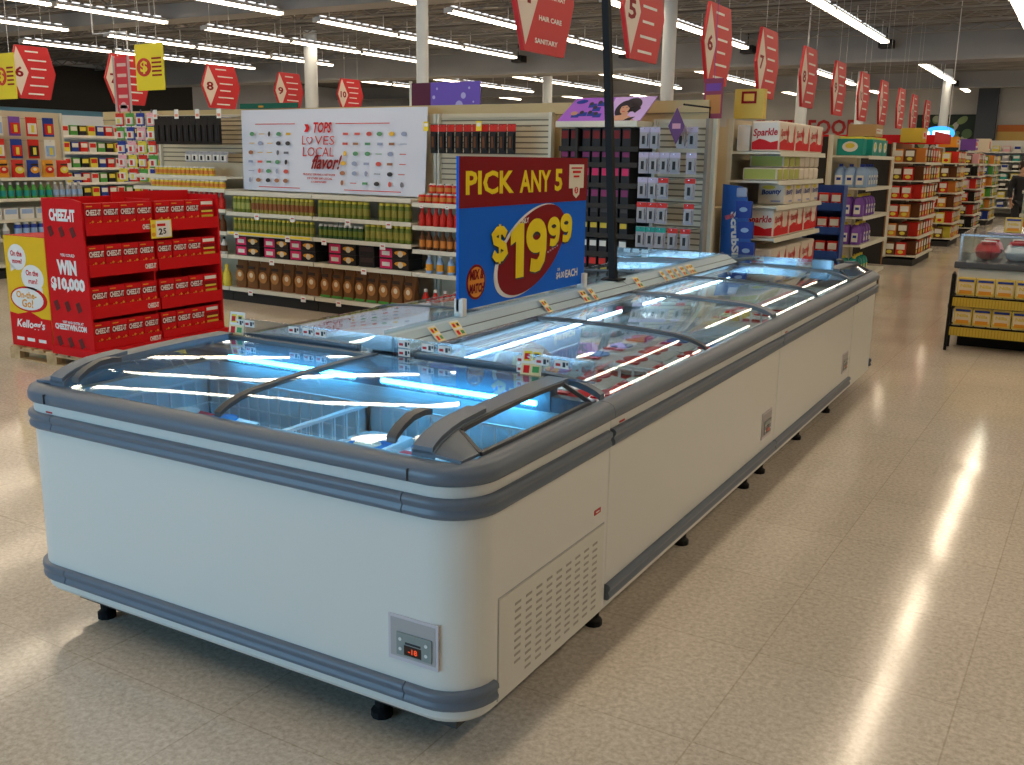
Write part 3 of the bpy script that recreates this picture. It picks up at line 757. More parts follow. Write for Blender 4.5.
# --- jars, bottles, cartons (one object each, copied)
def one(name, fn, bev=0, smooth=40):
    def f():
        mb = MB(); mb.ms = []; fn(mb); return mb.build(name, smooth=smooth, bev=bev)
    return f
def jar(c1, c2, lid, r=.034, h=.15):
    def fn(b):
        b.lathe((0, 0, 0), [(r*.9, 0), (r, .006), (r, h*.22)], 10, c1); b.lathe((0, 0, 0), [(r+.0006, h*.22), (r+.0006, h*.62)], 10, c2)
        b.lathe((0, 0, 0), [(r, h*.62), (r, h*.76), (r*.78, h*.86)], 10, c1); b.lathe((0, 0, 0), [(r*.84, h*.86), (r*.84, h)], 10, lid)
    return fn
def bottle(c1, c2, cap, r=.032, h=.22):
    def fn(b):
        b.lathe((0, 0, 0), [(r*.9, 0), (r, .006), (r, h*.15)], 10, c1); b.lathe((0, 0, 0), [(r+.0006, h*.15), (r+.0006, h*.5)], 10, c2)
        b.lathe((0, 0, 0), [(r, h*.5), (r, h*.58), (r*.45, h*.78), (r*.4, h*.86)], 10, c1); b.lathe((0, 0, 0), [(r*.48, h*.86), (r*.48, h)], 8, cap)
    return fn
def carton(w, d, h, c, c2, c3=None):
    def fn(b):
        b.box(-w/2, w/2, 0, d, 0, h, c); b.frame((0, 0, 0), (1, 0, 0), (0, 0, 1)); b.rect(-w*.42, w*.42, h*.45, h*.88, c2, 0, .0012)
        if c3: b.disc(0, h*.25, w*.28, h*.14, c3, 0, .0014, 12)
    return fn
def pouch(w, h, c, c2, foot=None, d=.08):
    def fn(b):
        n = 5; lps = []
        for i in range(n+1):
            t = i/n; dd = d/2*(1-t**2*.85); ww = w/2*(1-.06*math.sin(PI*t))
            lps.append([(ww*a, d/2+dd*e, h*t) for a, e in ((-1, 0), (-.85, -.8), (0, -1), (.85, -.8), (1, 0), (.85, .8), (0, 1), (-.85, .8))])
        b.loft(lps, mm=c); b.frame((0, .001, h*.45), (1, 0, 0), (0, 0, 1))
        b.disc(0, -h*.02, w*.36, h*.20, c2, .0, .006, 14); b.disc(0, h*.02, w*.16, h*.09, cream, .006, .0066, 10); b.rect(-w*.3, w*.3, h*.24, h*.34, col((.05, .03, .02)), .0, .002 if 0 else .0025)
        if foot: b.rect(-w*.42, w*.42, -h*.44, -h*.36, foot, -.0, .004)
    return fn
def hangpack(w, h, card, blis, c3, hd=.12, top=None):
    def fn(b):
        if top: b.box(-w*.5, w*.5, -.005, -.002, -h*.25, -h*.02, top)
        b.box(-w/2, w/2, -.002, 0, -h, 0, card); b.box(-w*.36, w*.36, -.022, -.002, -h*.88, -h*.32, blis); b.box(-w*.14, w*.14, -.026, -.022, -h*.8, -h*.42, c3)
        b.box(-.003, .003, -.03, hd, -.018, -.012, CHROME)
    return fn
def prodrow(key, name, mk, s0, s1, n, d, z, lab, cat, grp, pitch=None, depth=0, smooth=40):
    """n products side by side on a shelf of the run, local s0..s1"""
    for i in range(n):
        s = s0+(s1-s0)*(i+.5)/n
        place(key, one(name, mk, smooth=smooth), GA(s, d, z+.001), TH, lab % nth(i+1), cat, grp)
yl = col((.66, .50, .05)); ylid = col((.72, .62, .08)); gr1 = col((.16, .20, .03)); br1 = col((.26, .09, .03)); gl1 = col((.35, .38, .10)); wht = col((.72, .72, .68)); blk = col((.02, .018, .018)); rd = col((.60, .03, .02)); pk = col((.62, .03, .13)); org = col((.62, .22, .04)); bro = col((.14, .05, .018)); dgr = col((.04, .10, .03)); brl = col((.45, .30, .12)); ora = col((.75, .33, .03)); pur = col((.20, .08, .40)); cream = col((.72, .62, .45)); teal = col((.02, .30, .26)); lil = col((.50, .45, .62)); greyp = col((.36, .36, .38)); pnk = col((.78, .42, .48)); grn = col((.08, .32, .06)); lbl = col((.30, .45, .70)); dbl = col((.02, .05, .30))
R_ = prodrow; olv = col((.30, .27, .05))
sh2 = '%s from left on the upper jar shelf below the banner'
R_('jg', 'jar', jar(gr1, gl1, ylid, .03, .17), -5.36, -5.09, 4, .05, .98, 'green jar with yellow lid, '+sh2, 'jar', 'green jars under the banner')
R_('jb', 'jar', jar(olv, br1, ylid, .03, .17), -5.07, -4.15, 14, .05, .98, 'brown and yellow jar, '+sh2, 'jar', 'brown jars under the banner')
R_('jy', 'jar', jar(gr1, olv, ylid, .034, .17), -4.09, -3.40, 9, .05, .98, 'yellow lidded pickle jar, %s left of the gap on the upper jar shelf', 'jar', 'pickle jars left of the gap')
R_('jy', 'jar', jar(gr1, olv, ylid, .034, .17), -3.28, -2.87, 5, .05, .98, 'yellow lidded pickle jar, %s right of the gap on the upper jar shelf', 'jar', 'pickle jars right of the gap')
R_('jg2', 'jar', jar(gr1, olv, ylid, .028, .15), -5.37, -4.15, 18, .05, .77, 'small yellow lidded jar, %s from left on the lower jar shelf', 'jar', 'small jars over the yellow strip')
R_('jd', 'jar', jar(dgr, gr1, wht, .030, .14), -4.09, -3.48, 9, .05, .77, 'dark green jar with pale lid, %s from left on the lower jar shelf', 'jar', 'dark green jars')
R_('jy', 'jar', jar(gr1, olv, ylid, .034, .17), -3.46, -2.87, 8, .05, .77, 'yellow lidded pickle jar, %s on the right of the lower jar shelf', 'jar', 'pickle jars on the lower jar shelf')
# snack cartons black and pink in stacks of two
def snack(b):
    b.box(-.185, .185, 0, .22, 0, .105, blk); b.frame((0, 0, 0), (1, 0, 0), (0, 0, 1)); b.rect(-.175, -.02, .008, .098, pk, 0, .0012); b.rect(-.15, -.05, .03, .07, wht, .0012, .0018)
    b.disc(.085, .06, .075, .022, ora, 0, .0012, 14); b.disc(.085, .05, .035, .03, cream, .0012, .0018, 12)
for i, s in enumerate((-5.17, -4.73, -4.34, -3.78, -3.10)):
    for j in range(2):
        place('snack', one('snack_carton', snack), GA(s, .05, .511+j*.107), TH, 'black carton with pink label, %s stack from left, %s of the two' % (nth(i+1), ('lower', 'upper')[j]), 'carton', 'black and pink cartons')
        if i == 3: place('darkc', one('dark_carton', carton(.20, .2, .105, blk, col((.05, .03, .03)), None)), GA(s+.32, .06, .511+j*.107), TH, 'plain black carton beside the %s pink labelled stack, %s one' % (nth(i+1), ('lower', 'upper')[j]), 'carton', 'plain black cartons')
R_('bago', 'snack_bag', pouch(.178, .31, col((.20, .085, .03)), col((.42, .19, .06)), None, .11), -5.40, -4.13, 7, .05, .155, 'brown snack bag with orange print, %s from left on the bottom shelf', 'snack bag', 'brown bags on the bottom shelf')
R_('bagg', 'snack_bag', pouch(.156, .31, col((.20, .085, .03)), col((.42, .19, .06)), grn, .11), -4.11, -2.84, 8, .05, .155, 'brown snack bag with green foot, %s from left on the bottom shelf', 'snack bag', 'green footed bags on the bottom shelf')
# right unit
R_('rj', 'jar', jar(rd, org, wht, .036, .09), -2.78, -2.2, 7, .05, 1.17, 'low orange jar with white lid, %s from left, lower layer above the bottle shelf', 'jar', 'low orange jars, lower layer')
R_('rj', 'jar', jar(rd, org, wht, .036, .09), -2.66, -2.2, 5, .05, 1.262, 'low orange jar with white lid, %s from left, stacked on the upper layer', 'jar', 'low orange jars, upper layer')
R_('rj', 'jar', jar(rd, org, wht, .036, .09), -2.2, -1.6, 6, .05, 1.17, 'low orange jar with white lid, %s behind the price sign corner', 'jar', 'low orange jars behind the sign')
R_('kb', 'sauce_bottle', bottle(rd, rd, rd, .033, .17), -2.78, -1.7, 13, .05, .955, 'red sauce bottle, %s from left under the orange jars', 'bottle', 'red sauce bottles')
R_('bb', 'sauce_bottle', bottle(bro, org, bro, .030, .19), -2.78, -1.7, 13, .05, .73, 'brown sauce bottle, %s from left below the red bottles', 'bottle', 'brown sauce bottles')
R_('mb', 'mixed_bottle', bottle(lbl, ora, wht, .036, .18), -2.72, -2.33, 3, .05, .51, 'blue and orange bottle, %s from left on the second lowest shelf', 'bottle', 'blue and orange bottles')
R_('mb2', 'mixed_bottle', bottle(ylid, yl, ylid, .036, .18), -2.31, -1.7, 5, .05, .51, 'yellow bottle, %s from left on the second lowest shelf', 'bottle', 'yellow bottles')
R_('lb', 'sauce_bottle', bottle(rd, blk, wht, .036, .2), -2.76, -1.7, 9, .05, .155, 'dark red bottle with white cap, %s from left on the lowest shelf', 'bottle', 'dark red bottles')
# left unit
R_('ys', 'jar', jar(yl, org, wht, .036, .10), -6.69, -5.69, 13, .085, 1.35, 'short yellow jar with white lid, %s from left on the upper short shelf', 'jar', 'short yellow jars, upper shelf')
R_('ys2', 'jar', jar(yl, org, wht, .036, .088), -6.72, -5.48, 16, .045, 1.22, 'short yellow jar with white lid, %s from left on the next shelf down', 'jar', 'short yellow jars, second shelf')
R_('rb', 'sauce_bottle', bottle(rd, rd, rd, .034, .18), -6.6, -5.5, 13, .05, 1.0, 'red bottle, %s from left beside the red cracker display', 'bottle', 'red bottles of the left unit')
R_('db', 'sauce_bottle', bottle(bro, bro, bro, .034, .18), -6.6, -5.5, 13, .05, .76, 'dark brown bottle, %s from left beside the red cracker display', 'bottle', 'dark brown bottles of the left unit')
R_('wb', 'sauce_bottle', bottle(wht, bro, blk, .034, .19), -6.2, -5.5, 8, .05, .51, 'white and brown bottle, %s from left beside the red cracker display', 'bottle', 'white and brown bottles of the left unit')
R_('mu', 'mustard_bottle', bottle(ylid, ylid, ylid, .045, .24), -6.2, -5.46, 6, .05, .155, 'yellow mustard bottle, %s from left on the bottom shelf', 'bottle', 'yellow mustard bottles')
# hanging packs
R_('hs', 'hanging_pack', hangpack(.100, .31, blk, blk, col((.025, .025, .03)), .32), -6.66, -5.53, 11, .08, 2.0, 'black hanging pack, %s from left at the top of the left unit', 'pack', 'black hanging packs')
R_('hw', 'hanging_pack', hangpack(.11, .12, greyp, wht, blk, .32), -6.15, -5.45, 6, .08, 1.62, 'small grey hanging pack, %s from left under the black packs', 'pack', 'small grey hanging packs')
R_('hr', 'hanging_pack', hangpack(.085, .26, blk, blk, bro, .31, rd), -2.68, -1.72, 10, .10, 1.89, 'red and black hanging pack, %s from left above the price sign', 'pack', 'red and black hanging packs')
for i, s in enumerate((-2.72, -2.12)):
    o = MB(PWHITE).frame(GA(s, .05, 1.83), (_ax.x, _ax.y, 0), (0, 0, 1)); o.rect(0, .06, 0, .085, PYEL, 0, .0015); o.rect(.01, .05, .04, .07, PWHITE, .0015, .002)
    MBo = o.bar(GA(s+.03, .05, 1.9), GA(s+.03, .402, 1.9), .005, mm=CHROME).build('hook_ticket'); tag(MBo, 'pale price card on a hook, %s of the red and black packs' % ('left' if i == 0 else 'in the middle'), 'price card')
for i, s in enumerate((-6.62, -6.25, -5.9, -5.55)):
    o = MB(PWHITE).frame(GA(s, .04, 1.97), (_ax.x, _ax.y, 0), (0, 0, 1)); o.rect(0, .07, 0, .1, PWHITE, 0, .0015); o.rect(.01, .06, .02, .05, col((.75, .3, .2)), .0015, .002)
    tag(o.bar(GA(s+.03, .04, 2.0), GA(s+.03, .402, 2.0), .005, mm=CHROME).build('hook_ticket'), 'white price card above the black hanging packs, %s from left' % nth(i+1), 'price card')
# cosmetics
dpk = col((.22, .03, .12)); cosm = [(1.70, .15, col((.18, .01, .01)), blk), (1.57, .10, blk, dpk), (1.40, .14, pk, blk), (1.23, .13, blk, dpk), (1.115, .09, blk, col((.06, .05, .05))), (.98, .10, yl, blk), (.82, .11, wht, rd), (.66, .12, blk, rd), (.5, .12, blk, pk)]
cn = ['dark red', 'black and pink', 'bright pink', 'black with pink stripe', 'plain black', 'yellow', 'white and red', 'black and red', 'black and violet']
for k, (z, h, a, b_) in enumerate(cosm):
    for i in range(7):
        s = -1.25+.095*i+(.02 if i > 1 else 0)
        place('cos%d' % k, one('hair_colour_box', carton(.075, .18, h, blk, a if a is not blk else b_)), GA(s, .15, z+.001), TH, '%s cosmetics box, %s from left, %s shelf, dark unit' % (cn[k], nth(i+1), nth(k+1)), 'box', '%s cosmetics boxes' % cn[k])
# pegged packs, rows as in the photo
pegs = [(1.86, (0, 1, 3.5, 4.5), lil), (1.66, (0, 1, 2, 3, 4.5), lil), (1.46, (0, 1, 2, 4.5), lil), (1.26, (0, 1, 2, 4.5), rd), (1.06, (0, .98, 1.96, 3.1, 4.3), teal), (.86, (0, 1, 2, 3.3, 4.4), cream)]
for k, (z, xs, c) in enumerate(pegs):
    for i, x in enumerate(xs):
        cc = c
        if k == 2 and i > 1 or k == 4 and i > 2: cc = rd
        key = 'peg%d' % [lil, rd, teal, cream].index(cc)
        place(key, one('hanging_pack', hangpack(.088, .17, col((.40, .38, .43)), greyp, blk if cc is not cream else cream, .30, cc)), GA(-.47+x*.093, .10, z), TH, '%s topped small pack on a peg, %s in the %s row of pegs' % ({lil: 'violet', rd: 'red', teal: 'teal', cream: 'cream'}[cc], nth(i+1), nth(k+1)), 'pack', 'small packs on pegs')

# --- banner
def make_banner():
    o = empty('banner'); W, H = 2.60, .85; r = random.Random(3)
    BAN = mat('banner_cloth', (.66, .70, .80), .6)
    b = MB(BAN); n = 24
    # gently wavy sheet leaning back
    def P(i, j): t = j/6; x = W*i/n; return (x+.10*(1-t)*(1-x/W*.6), .008*math.sin(x*5)+.10*t, H*t)
    vs = [P(i, j) for j in range(7) for i in range(n+1)]; fs = [(j*(n+1)+i, j*(n+1)+i+1, (j+1)*(n+1)+i+1, (j+1)*(n+1)+i) for j in range(6) for i in range(n)]
    b.add(vs, fs); b.add([(x, y+.004, z) for x, y, z in vs], [f[::-1] for f in fs]); b.build('sheet', o, 60)
    a = math.atan2(.10, H)
    up = (0, .10, H)
    f = MB(RED).frame((.06, -.024, 0), (1, 0, 0), up)
    f.rect(.20, .80, .70, .708, RED); f.rect(1.38, 2.1, .70, .708, RED); f.rect(.30, .92, .035, .043, RED); f.rect(1.55, 2.3, .035, .043, RED); f.frame((.12, -.024, 0), (1, 0, 0), up)
    f.text('TOPS', 1.0, .61, .26, .11, RED, .002, .12); f.poly([(.88, .70), (.93, .70), (.96, .66), (.93, .62), (.88, .62), (.91, .66)], RED)
    f.text('L', .86, .49, .055, .09, TEXTR, .002, bold=0); f.text('VES', 1.04, .49, .28, .09, TEXTR, .002, bold=0); f.text('LOCAL', .88, .37, .44, .095, TEXTR, .002, bold=0)
    f.text('flavor!', 1.0, .24, .40, .15, DRED, .003, .3)
    h = [(.965+.045*(16*math.sin(t)**3)/16, .535+.045*(13*math.cos(t)-5*math.cos(2*t)-2*math.cos(3*t)-math.cos(4*t))/16) for t in [2*PI*k/24 for k in range(24)]]
    f.poly(h, RED); f.poly([(.965+(x-.965)*.75, .535+(y-.535)*.75) for x, y in h], BAN, .0015, .0022)
    f.text('PROUDLY SERVING A NETWORK', .90, .175, .46, .022, TEXTR, .002); f.text('OF OVER 200 LOCAL', .96, .135, .36, .022, TEXTR, .002); f.text('COMPANIES', 1.02, .10, .22, .02, TEXTR, .002)
    f.build('lettering', o, 0)
    g = MB(INK).frame((.06, -.024, 0), (1, 0, 0), up); cs = [INK, col((.15, .16, .2)), col((.6, .1, .08)), col((.75, .45, .05)), col((.1, .3, .15)), col((.3, .35, .5)), col((.35, .15, .08))]
    for (x0, nx) in ((.16, 5), (1.52, 6)):
        for j in range(6):
            for i in range(nx):
                x = x0+i*(.135 if nx == 5 else .155)+r.uniform(-.01, .01); y = .60-j*.098; c = r.choice(cs); q = r.random()
                if q < .35: g.disc(x, y, .036, .022, c, 0, .0015, 12)
                elif q < .6: g.rect(x-.035, x+.035, y-.012, y+.012, c)
                elif q < .8: g.rect(x-.04, x+.04, y-.004, y+.004, c)
                else: g.disc(x, y, .02, .027, c, 0, .0015, 10)
    g.build('small_logos', o, 0)
    return o
bn = make_banner(); bn.location = GA(-5.50, .24, 1.215); bn.rotation_euler.z = TH
tag(bn, 'wide white banner with red lettering and rows of small logos, leaning on the shelving', 'banner')
# --- poster of a woman, purple posters
def make_poster():
    o = empty('poster'); PU = col((.36, .13, .60)); W, H = .86, .26
    b = MB(PU).frame((0, 0, 0), (1, 0, 0), (0, .17, .20)); b.poly([(0, 0), (W-.07, 0), (W, H), (.10, H)], PU, -.006, 0); b.build('board', o, 0)
    f = MB(PU).frame((0, 0, 0), (1, 0, 0), (0, .17, .20)); sk = col((.55, .30, .20)); hr = col((.02, .015, .025)); lt = col((.55, .38, .75))
    f.poly([(.46, 0), (.79, 0), (.86, H), (.48, H)], lt, 0, .001)
    f.frame((.035, 0, 0), (1, 0, 0), (0, .17, .20)); f.disc(.565, .13, .075, .095, hr, .001, .002, 20, -.4); f.disc(.63, .17, .085, .075, hr, .001, .002, 20, .3); f.poly([(.66, .22), (.72, .13), (.68, .08), (.60, .14)], hr, .001, .002)
    f.poly([(.47, 0), (.49, .05), (.56, .06), (.64, .05), (.70, 0)], sk, .001, .0025); f.poly([(.56, .05), (.62, .05), (.62, .09), (.57, .09)], sk, .001, .003)
    f.disc(.575, .13, .042, .058, sk, .002, .003, 18, -.15); f.rect(.545, .56, .14, .144, hr, .003, .0035); f.rect(.58, .596, .14, .144, hr, .003, .0035); f.rect(.558, .582, .095, .102, TEXTR, .003, .0035)
    f.poly([(.52, .19), (.60, .2), (.66, .15), (.62, .13), (.58, .165), (.53, .15)], hr, .003, .004); f.poly([(.60, 0), (.66, 0), (.70, .04), (.64, .03)], hr, .0025, .0035)
    f.build('portrait', o, 0)
    g = MB(dbl).frame((0, 0, 0), (1, 0, 0), (0, .17, .20)); g.disc(.17, .215, .055, .022, dbl, 0, .001, 16, .15)
    for x, y in ((.12, .06), (.19, .075), (.27, .075), (.30, .13), (.25, .17), (.33, .185), (.33, .06)): g.box if 0 else g.rect(x, x+.075, y-.022, y+.022, dbl, 0, .001); g.disc(x+.02, y+.02, .02, .02, INK, .001, .0015, 10)
    g.disc(.14, .085, .035, .022, sk, .001, .002, 12); g.build('print', o, 0)
    return o
po = make_poster(); po.location = GA(-1.32, .12, 1.911); po.rotation_euler.z = TH; tag(po, 'purple poster with a dark haired woman standing on the cosmetics unit', 'poster')
q = MB(col((.16, .10, .50))).frame(GA(-3.08, .62, 2.03), (_ax.x, _ax.y, 0), (0, 0, 1)); q.rect(0, .60, 0, .28, None, -.01, 0); q.rect(-.24, 0, 0, .28, col((.10, .02, .05)), -.01, 0)
for x, y, r0 in ((.08, .22, .012), (.47, .22, .012), (.40, .15, .03), (.35, .06, .045), (.04, .14, .018), (.52, .09, .01)): q.disc(x, y, r0, r0, col((.45, .42, .75)), 0, .001, 12)
q.rect(-.27, -.24, -.02, .30, SHELFW, -.012, .002); tag(q.build('poster'), 'violet and dark red poster standing above the banner, left of the black pole', 'poster')
q = MB(col((.01, .12, .08))).frame(GA(-5.70, .50, 2.09), (_ax.x, _ax.y, 0), (0, 0, 1)); q.rect(0, .9, 0, .055, None, -.02, 0); q.rect(.3, .38, .01, .03, ora, 0, .001); tag(q.build('sign_strip'), 'narrow dark green strip on top of the banner at its left end', 'sign')
tag(MB(BLACK).tube([GA(-.06, .44, 1.9), GA(-.06, .44, 2.02), GA(-.06, -.08, 2.02)], .008).build('sign_bracket'), 'thin black arm standing up at the right end of the shelving run', 'bracket')
q = MB(col((.13, .05, .16))).frame(GA(-.14, -.02, 1.86), (_ax.x, _ax.y, 0), (0, 0, 1)); q.poly([(0, -.11), (.075, 0), (0, .11), (-.075, 0)][::-1] if 0 else [(0, -.14), (.07, 0), (0, .14), (-.07, 0)], None, -.004, .004); q.rect(-.035, .035, -.02, .02, col((.6, .3, .4)), .004, .005)
q.bar(GA(-.14, -.02, 1.99), GA(-.10, -.02, 2.015), .004); tag(q.build('hanging_sign'), 'small dark diamond sign hanging from the black arm', 'sign')
# ================================================================== cracker display on its pallet
CR = mat('cracker_red', (.60, .006, .010), .5, spec=.2); CRD = mat('cracker_dark', (.12, .005, .006), .5)
def pallet(w, d):
    o = empty('pallet'); WD = noisy('pallet_wood', (.42, .27, .12), (.60, .42, .22), 14, .7, stretch=(1, 8, 1))
    for i in range(7):
        x = w*i/7+.01; MB(WD).box(x, x+w/7-.03, 0, d, .085, .10).build('deck_board', o, 0)
    for y in (0, d/2-.04, d-.08):
        q = MB(WD); q.box(0, w, y, y+.08, .0, .012); q.box(0, w, y, y+.08, .07, .084)
        for x in (0, w/2-.06, w-.12): q.box(x, x+.12, y, y+.08, .012, .07)
        q.build('stringer', o, 0)
    return o
pa = pallet(1.02, 1.24); pa.location = (-6.0, 2.70, 0); tag(pa, 'pale wooden pallet on the floor under the red and yellow cracker displays', 'pallet')
def tray_levels(): return [(1.07, 1.245), (.77, .945), (.465, .64), (.205, .38)]
def make_display():
    """local x along the face (to the viewer's right), y into the stand"""
    o = empty('display_stand'); W, D = 1.27, .44; z0 = .003
    MB(CR).box(-.02, W+.04, -.06, D, z0, .065).build('base_tray', o, 0, bev=.004)
    s = MB(CR); s.loft([[(x, -.03, .065), (x, D, .065), (x, D, 1.165), (x, .10, 1.165), (x, .0, 1.145)] for x in (-.004, .012)])
    sp = s.build('side_panel', o, 0)
    t = MB(PWHITE).frame((-.0045, D-.0, 0), (0, -1, 0), (0, 0, 1))
    t.text('CHEEZ-IT', .08, 1.00, .29, .09, PWHITE, .001, bold=.05)
    t.text('YOU COULD', .17, .745, .16, .022, PWHITE, .001); t.text('WIN', .12, .61, .22, .11, PWHITE, .001, bold=.06); t.text('$10,000', .035, .48, .385, .11, PWHITE, .001, bold=.06)
    t.text('VISIT AND ENTER AT', .13, .245, .24, .02, PWHITE, .001); t.text('CHEEZITWIN.COM', .04, .195, .36, .045, PWHITE, .001, bold=.05)
    for y in (.92, .37, .10):
        for x in (.075, .20, .325): t.poly([(x-.03, y+.03), (x, y-.04), (x+.045, y-.015), (x+.015, y+.05)], CRD, .001, .002); 
    t.build('lettering', sp, 0)
    MB(CR).box(W-.012, W+.004, -.03, D, .065, 1.17).build('side_panel', o, 0)
    MB(CR).box(.62, .635, .02, D, .065, 1.15).build('center_partition', o, 0)
    MB(CR).box(.012, W-.012, D-.01, D, .065, 1.165).build('back_panel', o, 0)
    hd = MB(CR); hd.box(.50, W-.012, .30, .31, 1.10, 1.20); hd.build('header', o, 0)
    for (z, zt) in [(1.07, 0), (.77, 0), (.465, 0), (.205, 0)]:
        zl = z-.12
        for x0, x1 in ((.012, .62), (.635, W-.012)):
            q = MB(CR); q.box(x0, x1, .0, D-.01, zl-.012, zl-.002); q.box(x0, x1, -.03+.0, -.02, zl-.045, zl+.045)
            q.build('tray', o, 0)
        l = MB(PWHITE).frame((.50, -.0302, zl-.022), (1, 0, 0), (0, 0, 1)); l.text('CHEEZ-IT', 0, 0, .105, .038, PWHITE, .001, bold=.05)
        l.build('tray_label', o, 0)
    return o
DSP = (-5.0, 2.70, .10)
ds = make_display(); ds.location = DSP; ds.rotation_euler.z = PI/2; tag(ds, 'red cardboard cracker display with white lettering standing on the wooden pallet', 'display')
def make_cracker(kind):
    def f():
        o = empty('cracker_box'); w, h = .145, .185
        MB(CR).box(-w/2, w/2, 0, .06, 0, h).build('carton', o, 0)
        l = MB(PWHITE).frame((0, 0, 0), (1, 0, 0), (0, 0, 1))
        if kind == 0:
            l.rect(-w*.46, w*.46, h*.50, h*.80, DRED, 0, .0006); l.text('CHEEZ-IT', -w*.43, h*.54, w*.86, h*.22, PWHITE, .0012); l.rect(-w*.4, -w*.05, h*.87, h*.91, ora, 0, .001)
        else:
            l.rect(-w*.42, w*.42, h*.78, h*.92, PWHITE, 0, .001); l.rect(-w*.46, w*.46, h*.42, h*.70, DRED, 0, .0006); l.rect(-w*.4, w*.4, h*.46, h*.54, ylid, .0006, .0012)
        for i in range(6): 
            x = (-.38+i*.15)*w; y = h*(.22+.06*((i*7) % 3-1)); l.poly([(x-.011, y), (x, y-.010), (x+.013, y+.002), (x, y+.012)], ora if kind == 0 else yl, 0, .0012)
        if kind: l.rect(-w*.4, w*.4, h*.06, h*.34, yl, .0, .0009)
        l.build('front_print', o, 0)
        return o
    return f
nm = ['top', 'second', 'third', 'bottom']
for k, zz in enumerate((1.07, .77, .465, .205)):
    z = zz-.12+.0-.0015+DSP[2]
    for i, x in enumerate([.09, .24, .39, .54]+[.712, .862, 1.012+.13]):
        kd = 1 if i == 6 else 0
        if i == 6: x = 1.165
        if i == 5 and k % 2: x += .004
        place('cr%d' % kd, make_cracker(kd), (DSP[0]+.012, DSP[1]+x, z), PI/2, '%s cracker box, %s from left on the %s tray of the red display' % ('red' if kd == 0 else 'red and gold', nth(i+1), nm[k]), 'box', 'cracker boxes in the red display')
    if 1:
        place('cr0', make_cracker(0), (DSP[0]+.012, DSP[1]+1.014, z), PI/2, 'red cracker box beside the red and gold one on the %s tray of the display' % nm[k], 'box', 'cracker boxes in the red display')
q = MB(PWHITE).frame((DSP[0]+.05, DSP[1]+.56, .955), (0, 1, 0), (0, 0, 1)); q.rect(0, .20, 0, .14, PYEL, -.0015, 0); q.rect(.05, .192, .008, .132, PWHITE, 0, .001); q.text('2', .07, .025, .04, .05, INK, .002); q.text('5', .115, .03, .03, .045, INK, .002); q.rect(.06, .14, .09, .11, RED, .001, .0015); q.disc(.025, .095, .02, .016, ora, 0, .001, 10); q.disc(.025, .03, .02, .016, ora, 0, .001, 10)
q.box(DSP[0]+.028, DSP[0]+.049, DSP[1]+.62, DSP[1]+.64, 1.03, 1.04, PWHITE)
tag(q.build('price_card'), 'yellow and white price card on the top tray of the red display', 'price card')
# yellow display beside it
def make_yellow():
    o = empty('display_stand'); W, D, H = .50, 1.15, .86
    YB = mat('bright_yellow', (.80, .50, .008), .45)
    MB(YB).box(0, W, 0, D, .003, H).build('carton', o, 0); MB(CR).box(.01, W-.01, .01, D-.01, H, H+.004).build('top_tray', o, 0)
    t = MB(CR).frame((0, 0, 0), (1, 0, 0), (0, 0, 1))
    t.poly([(0, .003), (W, .003), (W, .24), (W*.78, .24), (W*.5, .285), (W*.2, .255), (0, .265)], CR, 0, .001)
    t.disc(.15, .70, .11, .10, PWHITE, 0, .001, 22); t.poly([(.06, .65), (.12, .61), (.06, .585)], PWHITE, 0, .001)
    t.disc(.32, .55, .135, .10, PWHITE, 0, .0012, 22); t.poly([(.36, .48), (.43, .48), (.43, .435)], PWHITE, 0, .001)
    t.text('On the', .075, .705, .14, .045, RED, .002); t.text('move?', .09, .65, .12, .04, RED, .002); t.text('On the', .245, .565, .15, .045, RED, .002); t.text('run?', .27, .505, .11, .04, RED, .002)
    t.disc(.25, .38, .225, .10, CR, 0, .0012, 24); t.disc(.235, .38, .195, .085, PWHITE, .001, .002, 24); t.text('On-the-', .10, .385, .25, .055, ora, .003, .1); t.text('Go!', .16, .315, .14, .065, ora, .003, .1)
    t.text("Kellogg's", .07, .135, .34, .085, PWHITE, .002, .25)
    for x in (.06, .19, .33): t.rect(x, x+.09, .05, .075, PWHITE, .001, .002)
    t.build('front_print', o, 0)
    return o
ye = make_yellow(); ye.location = (-6.01, 2.74, .10); tag(ye, 'yellow and red cardboard snack display standing beside the red one on the pallet', 'display')

# ================================================================== shelving at the left edge
def leftunit(x, y0, w, shelves, lab, H=2.1, mb_=TAN, msh=SHELFW, D=.4):
    o = make_shelves(w, shelves, H=H, D=D, mback=mb_, msh=msh); o.location = (x, y0, 0); o.rotation_euler.z = PI/2
    return tag(o, lab, 'shelving')
leftunit(-10.6, 5.0, 2.0, [1.26, 1.0, .74, .5, .18], 'tan shelf unit at the left edge holding chip bags and green bottles', D=.45)
def LR(key, name, mk, y0, y1, n, z, lab, cat, grp, x=-10.65):
    for i in range(n): place(key, one(name, mk), (x, y0+(y1-y0)*(i+.5)/n, z+.001), PI/2, lab % nth(i+1), cat, grp)
for i in range(8):
    k = i % 3; place('chip%d' % k, one('chip_bag', pouch(.17, .22, [ora, rd, dbl][k], [rd, ylid, ora][k])), (-10.65, 5.2+i*.215, 1.261), PI/2, '%s chip bag, %s from left on the top shelf at the left edge' % (['orange', 'red', 'blue'][k], nth(i+1)), 'chip bag', 'chip bags at the left edge')
LR('gb', 'green_bottle', bottle(grn, teal, wht, .04, .2), 5.1, 6.5, 13, 1.0, 'green bottle with white cap, %s from left on the second shelf at the left edge', 'bottle', 'green bottles')
LR('gb2', 'clear_bottle', bottle(greyp, lbl, wht, .04, .2), 6.5, 6.95, 5, 1.0, 'grey blue bottle, %s after the green bottles at the left edge', 'bottle', 'grey bottles')
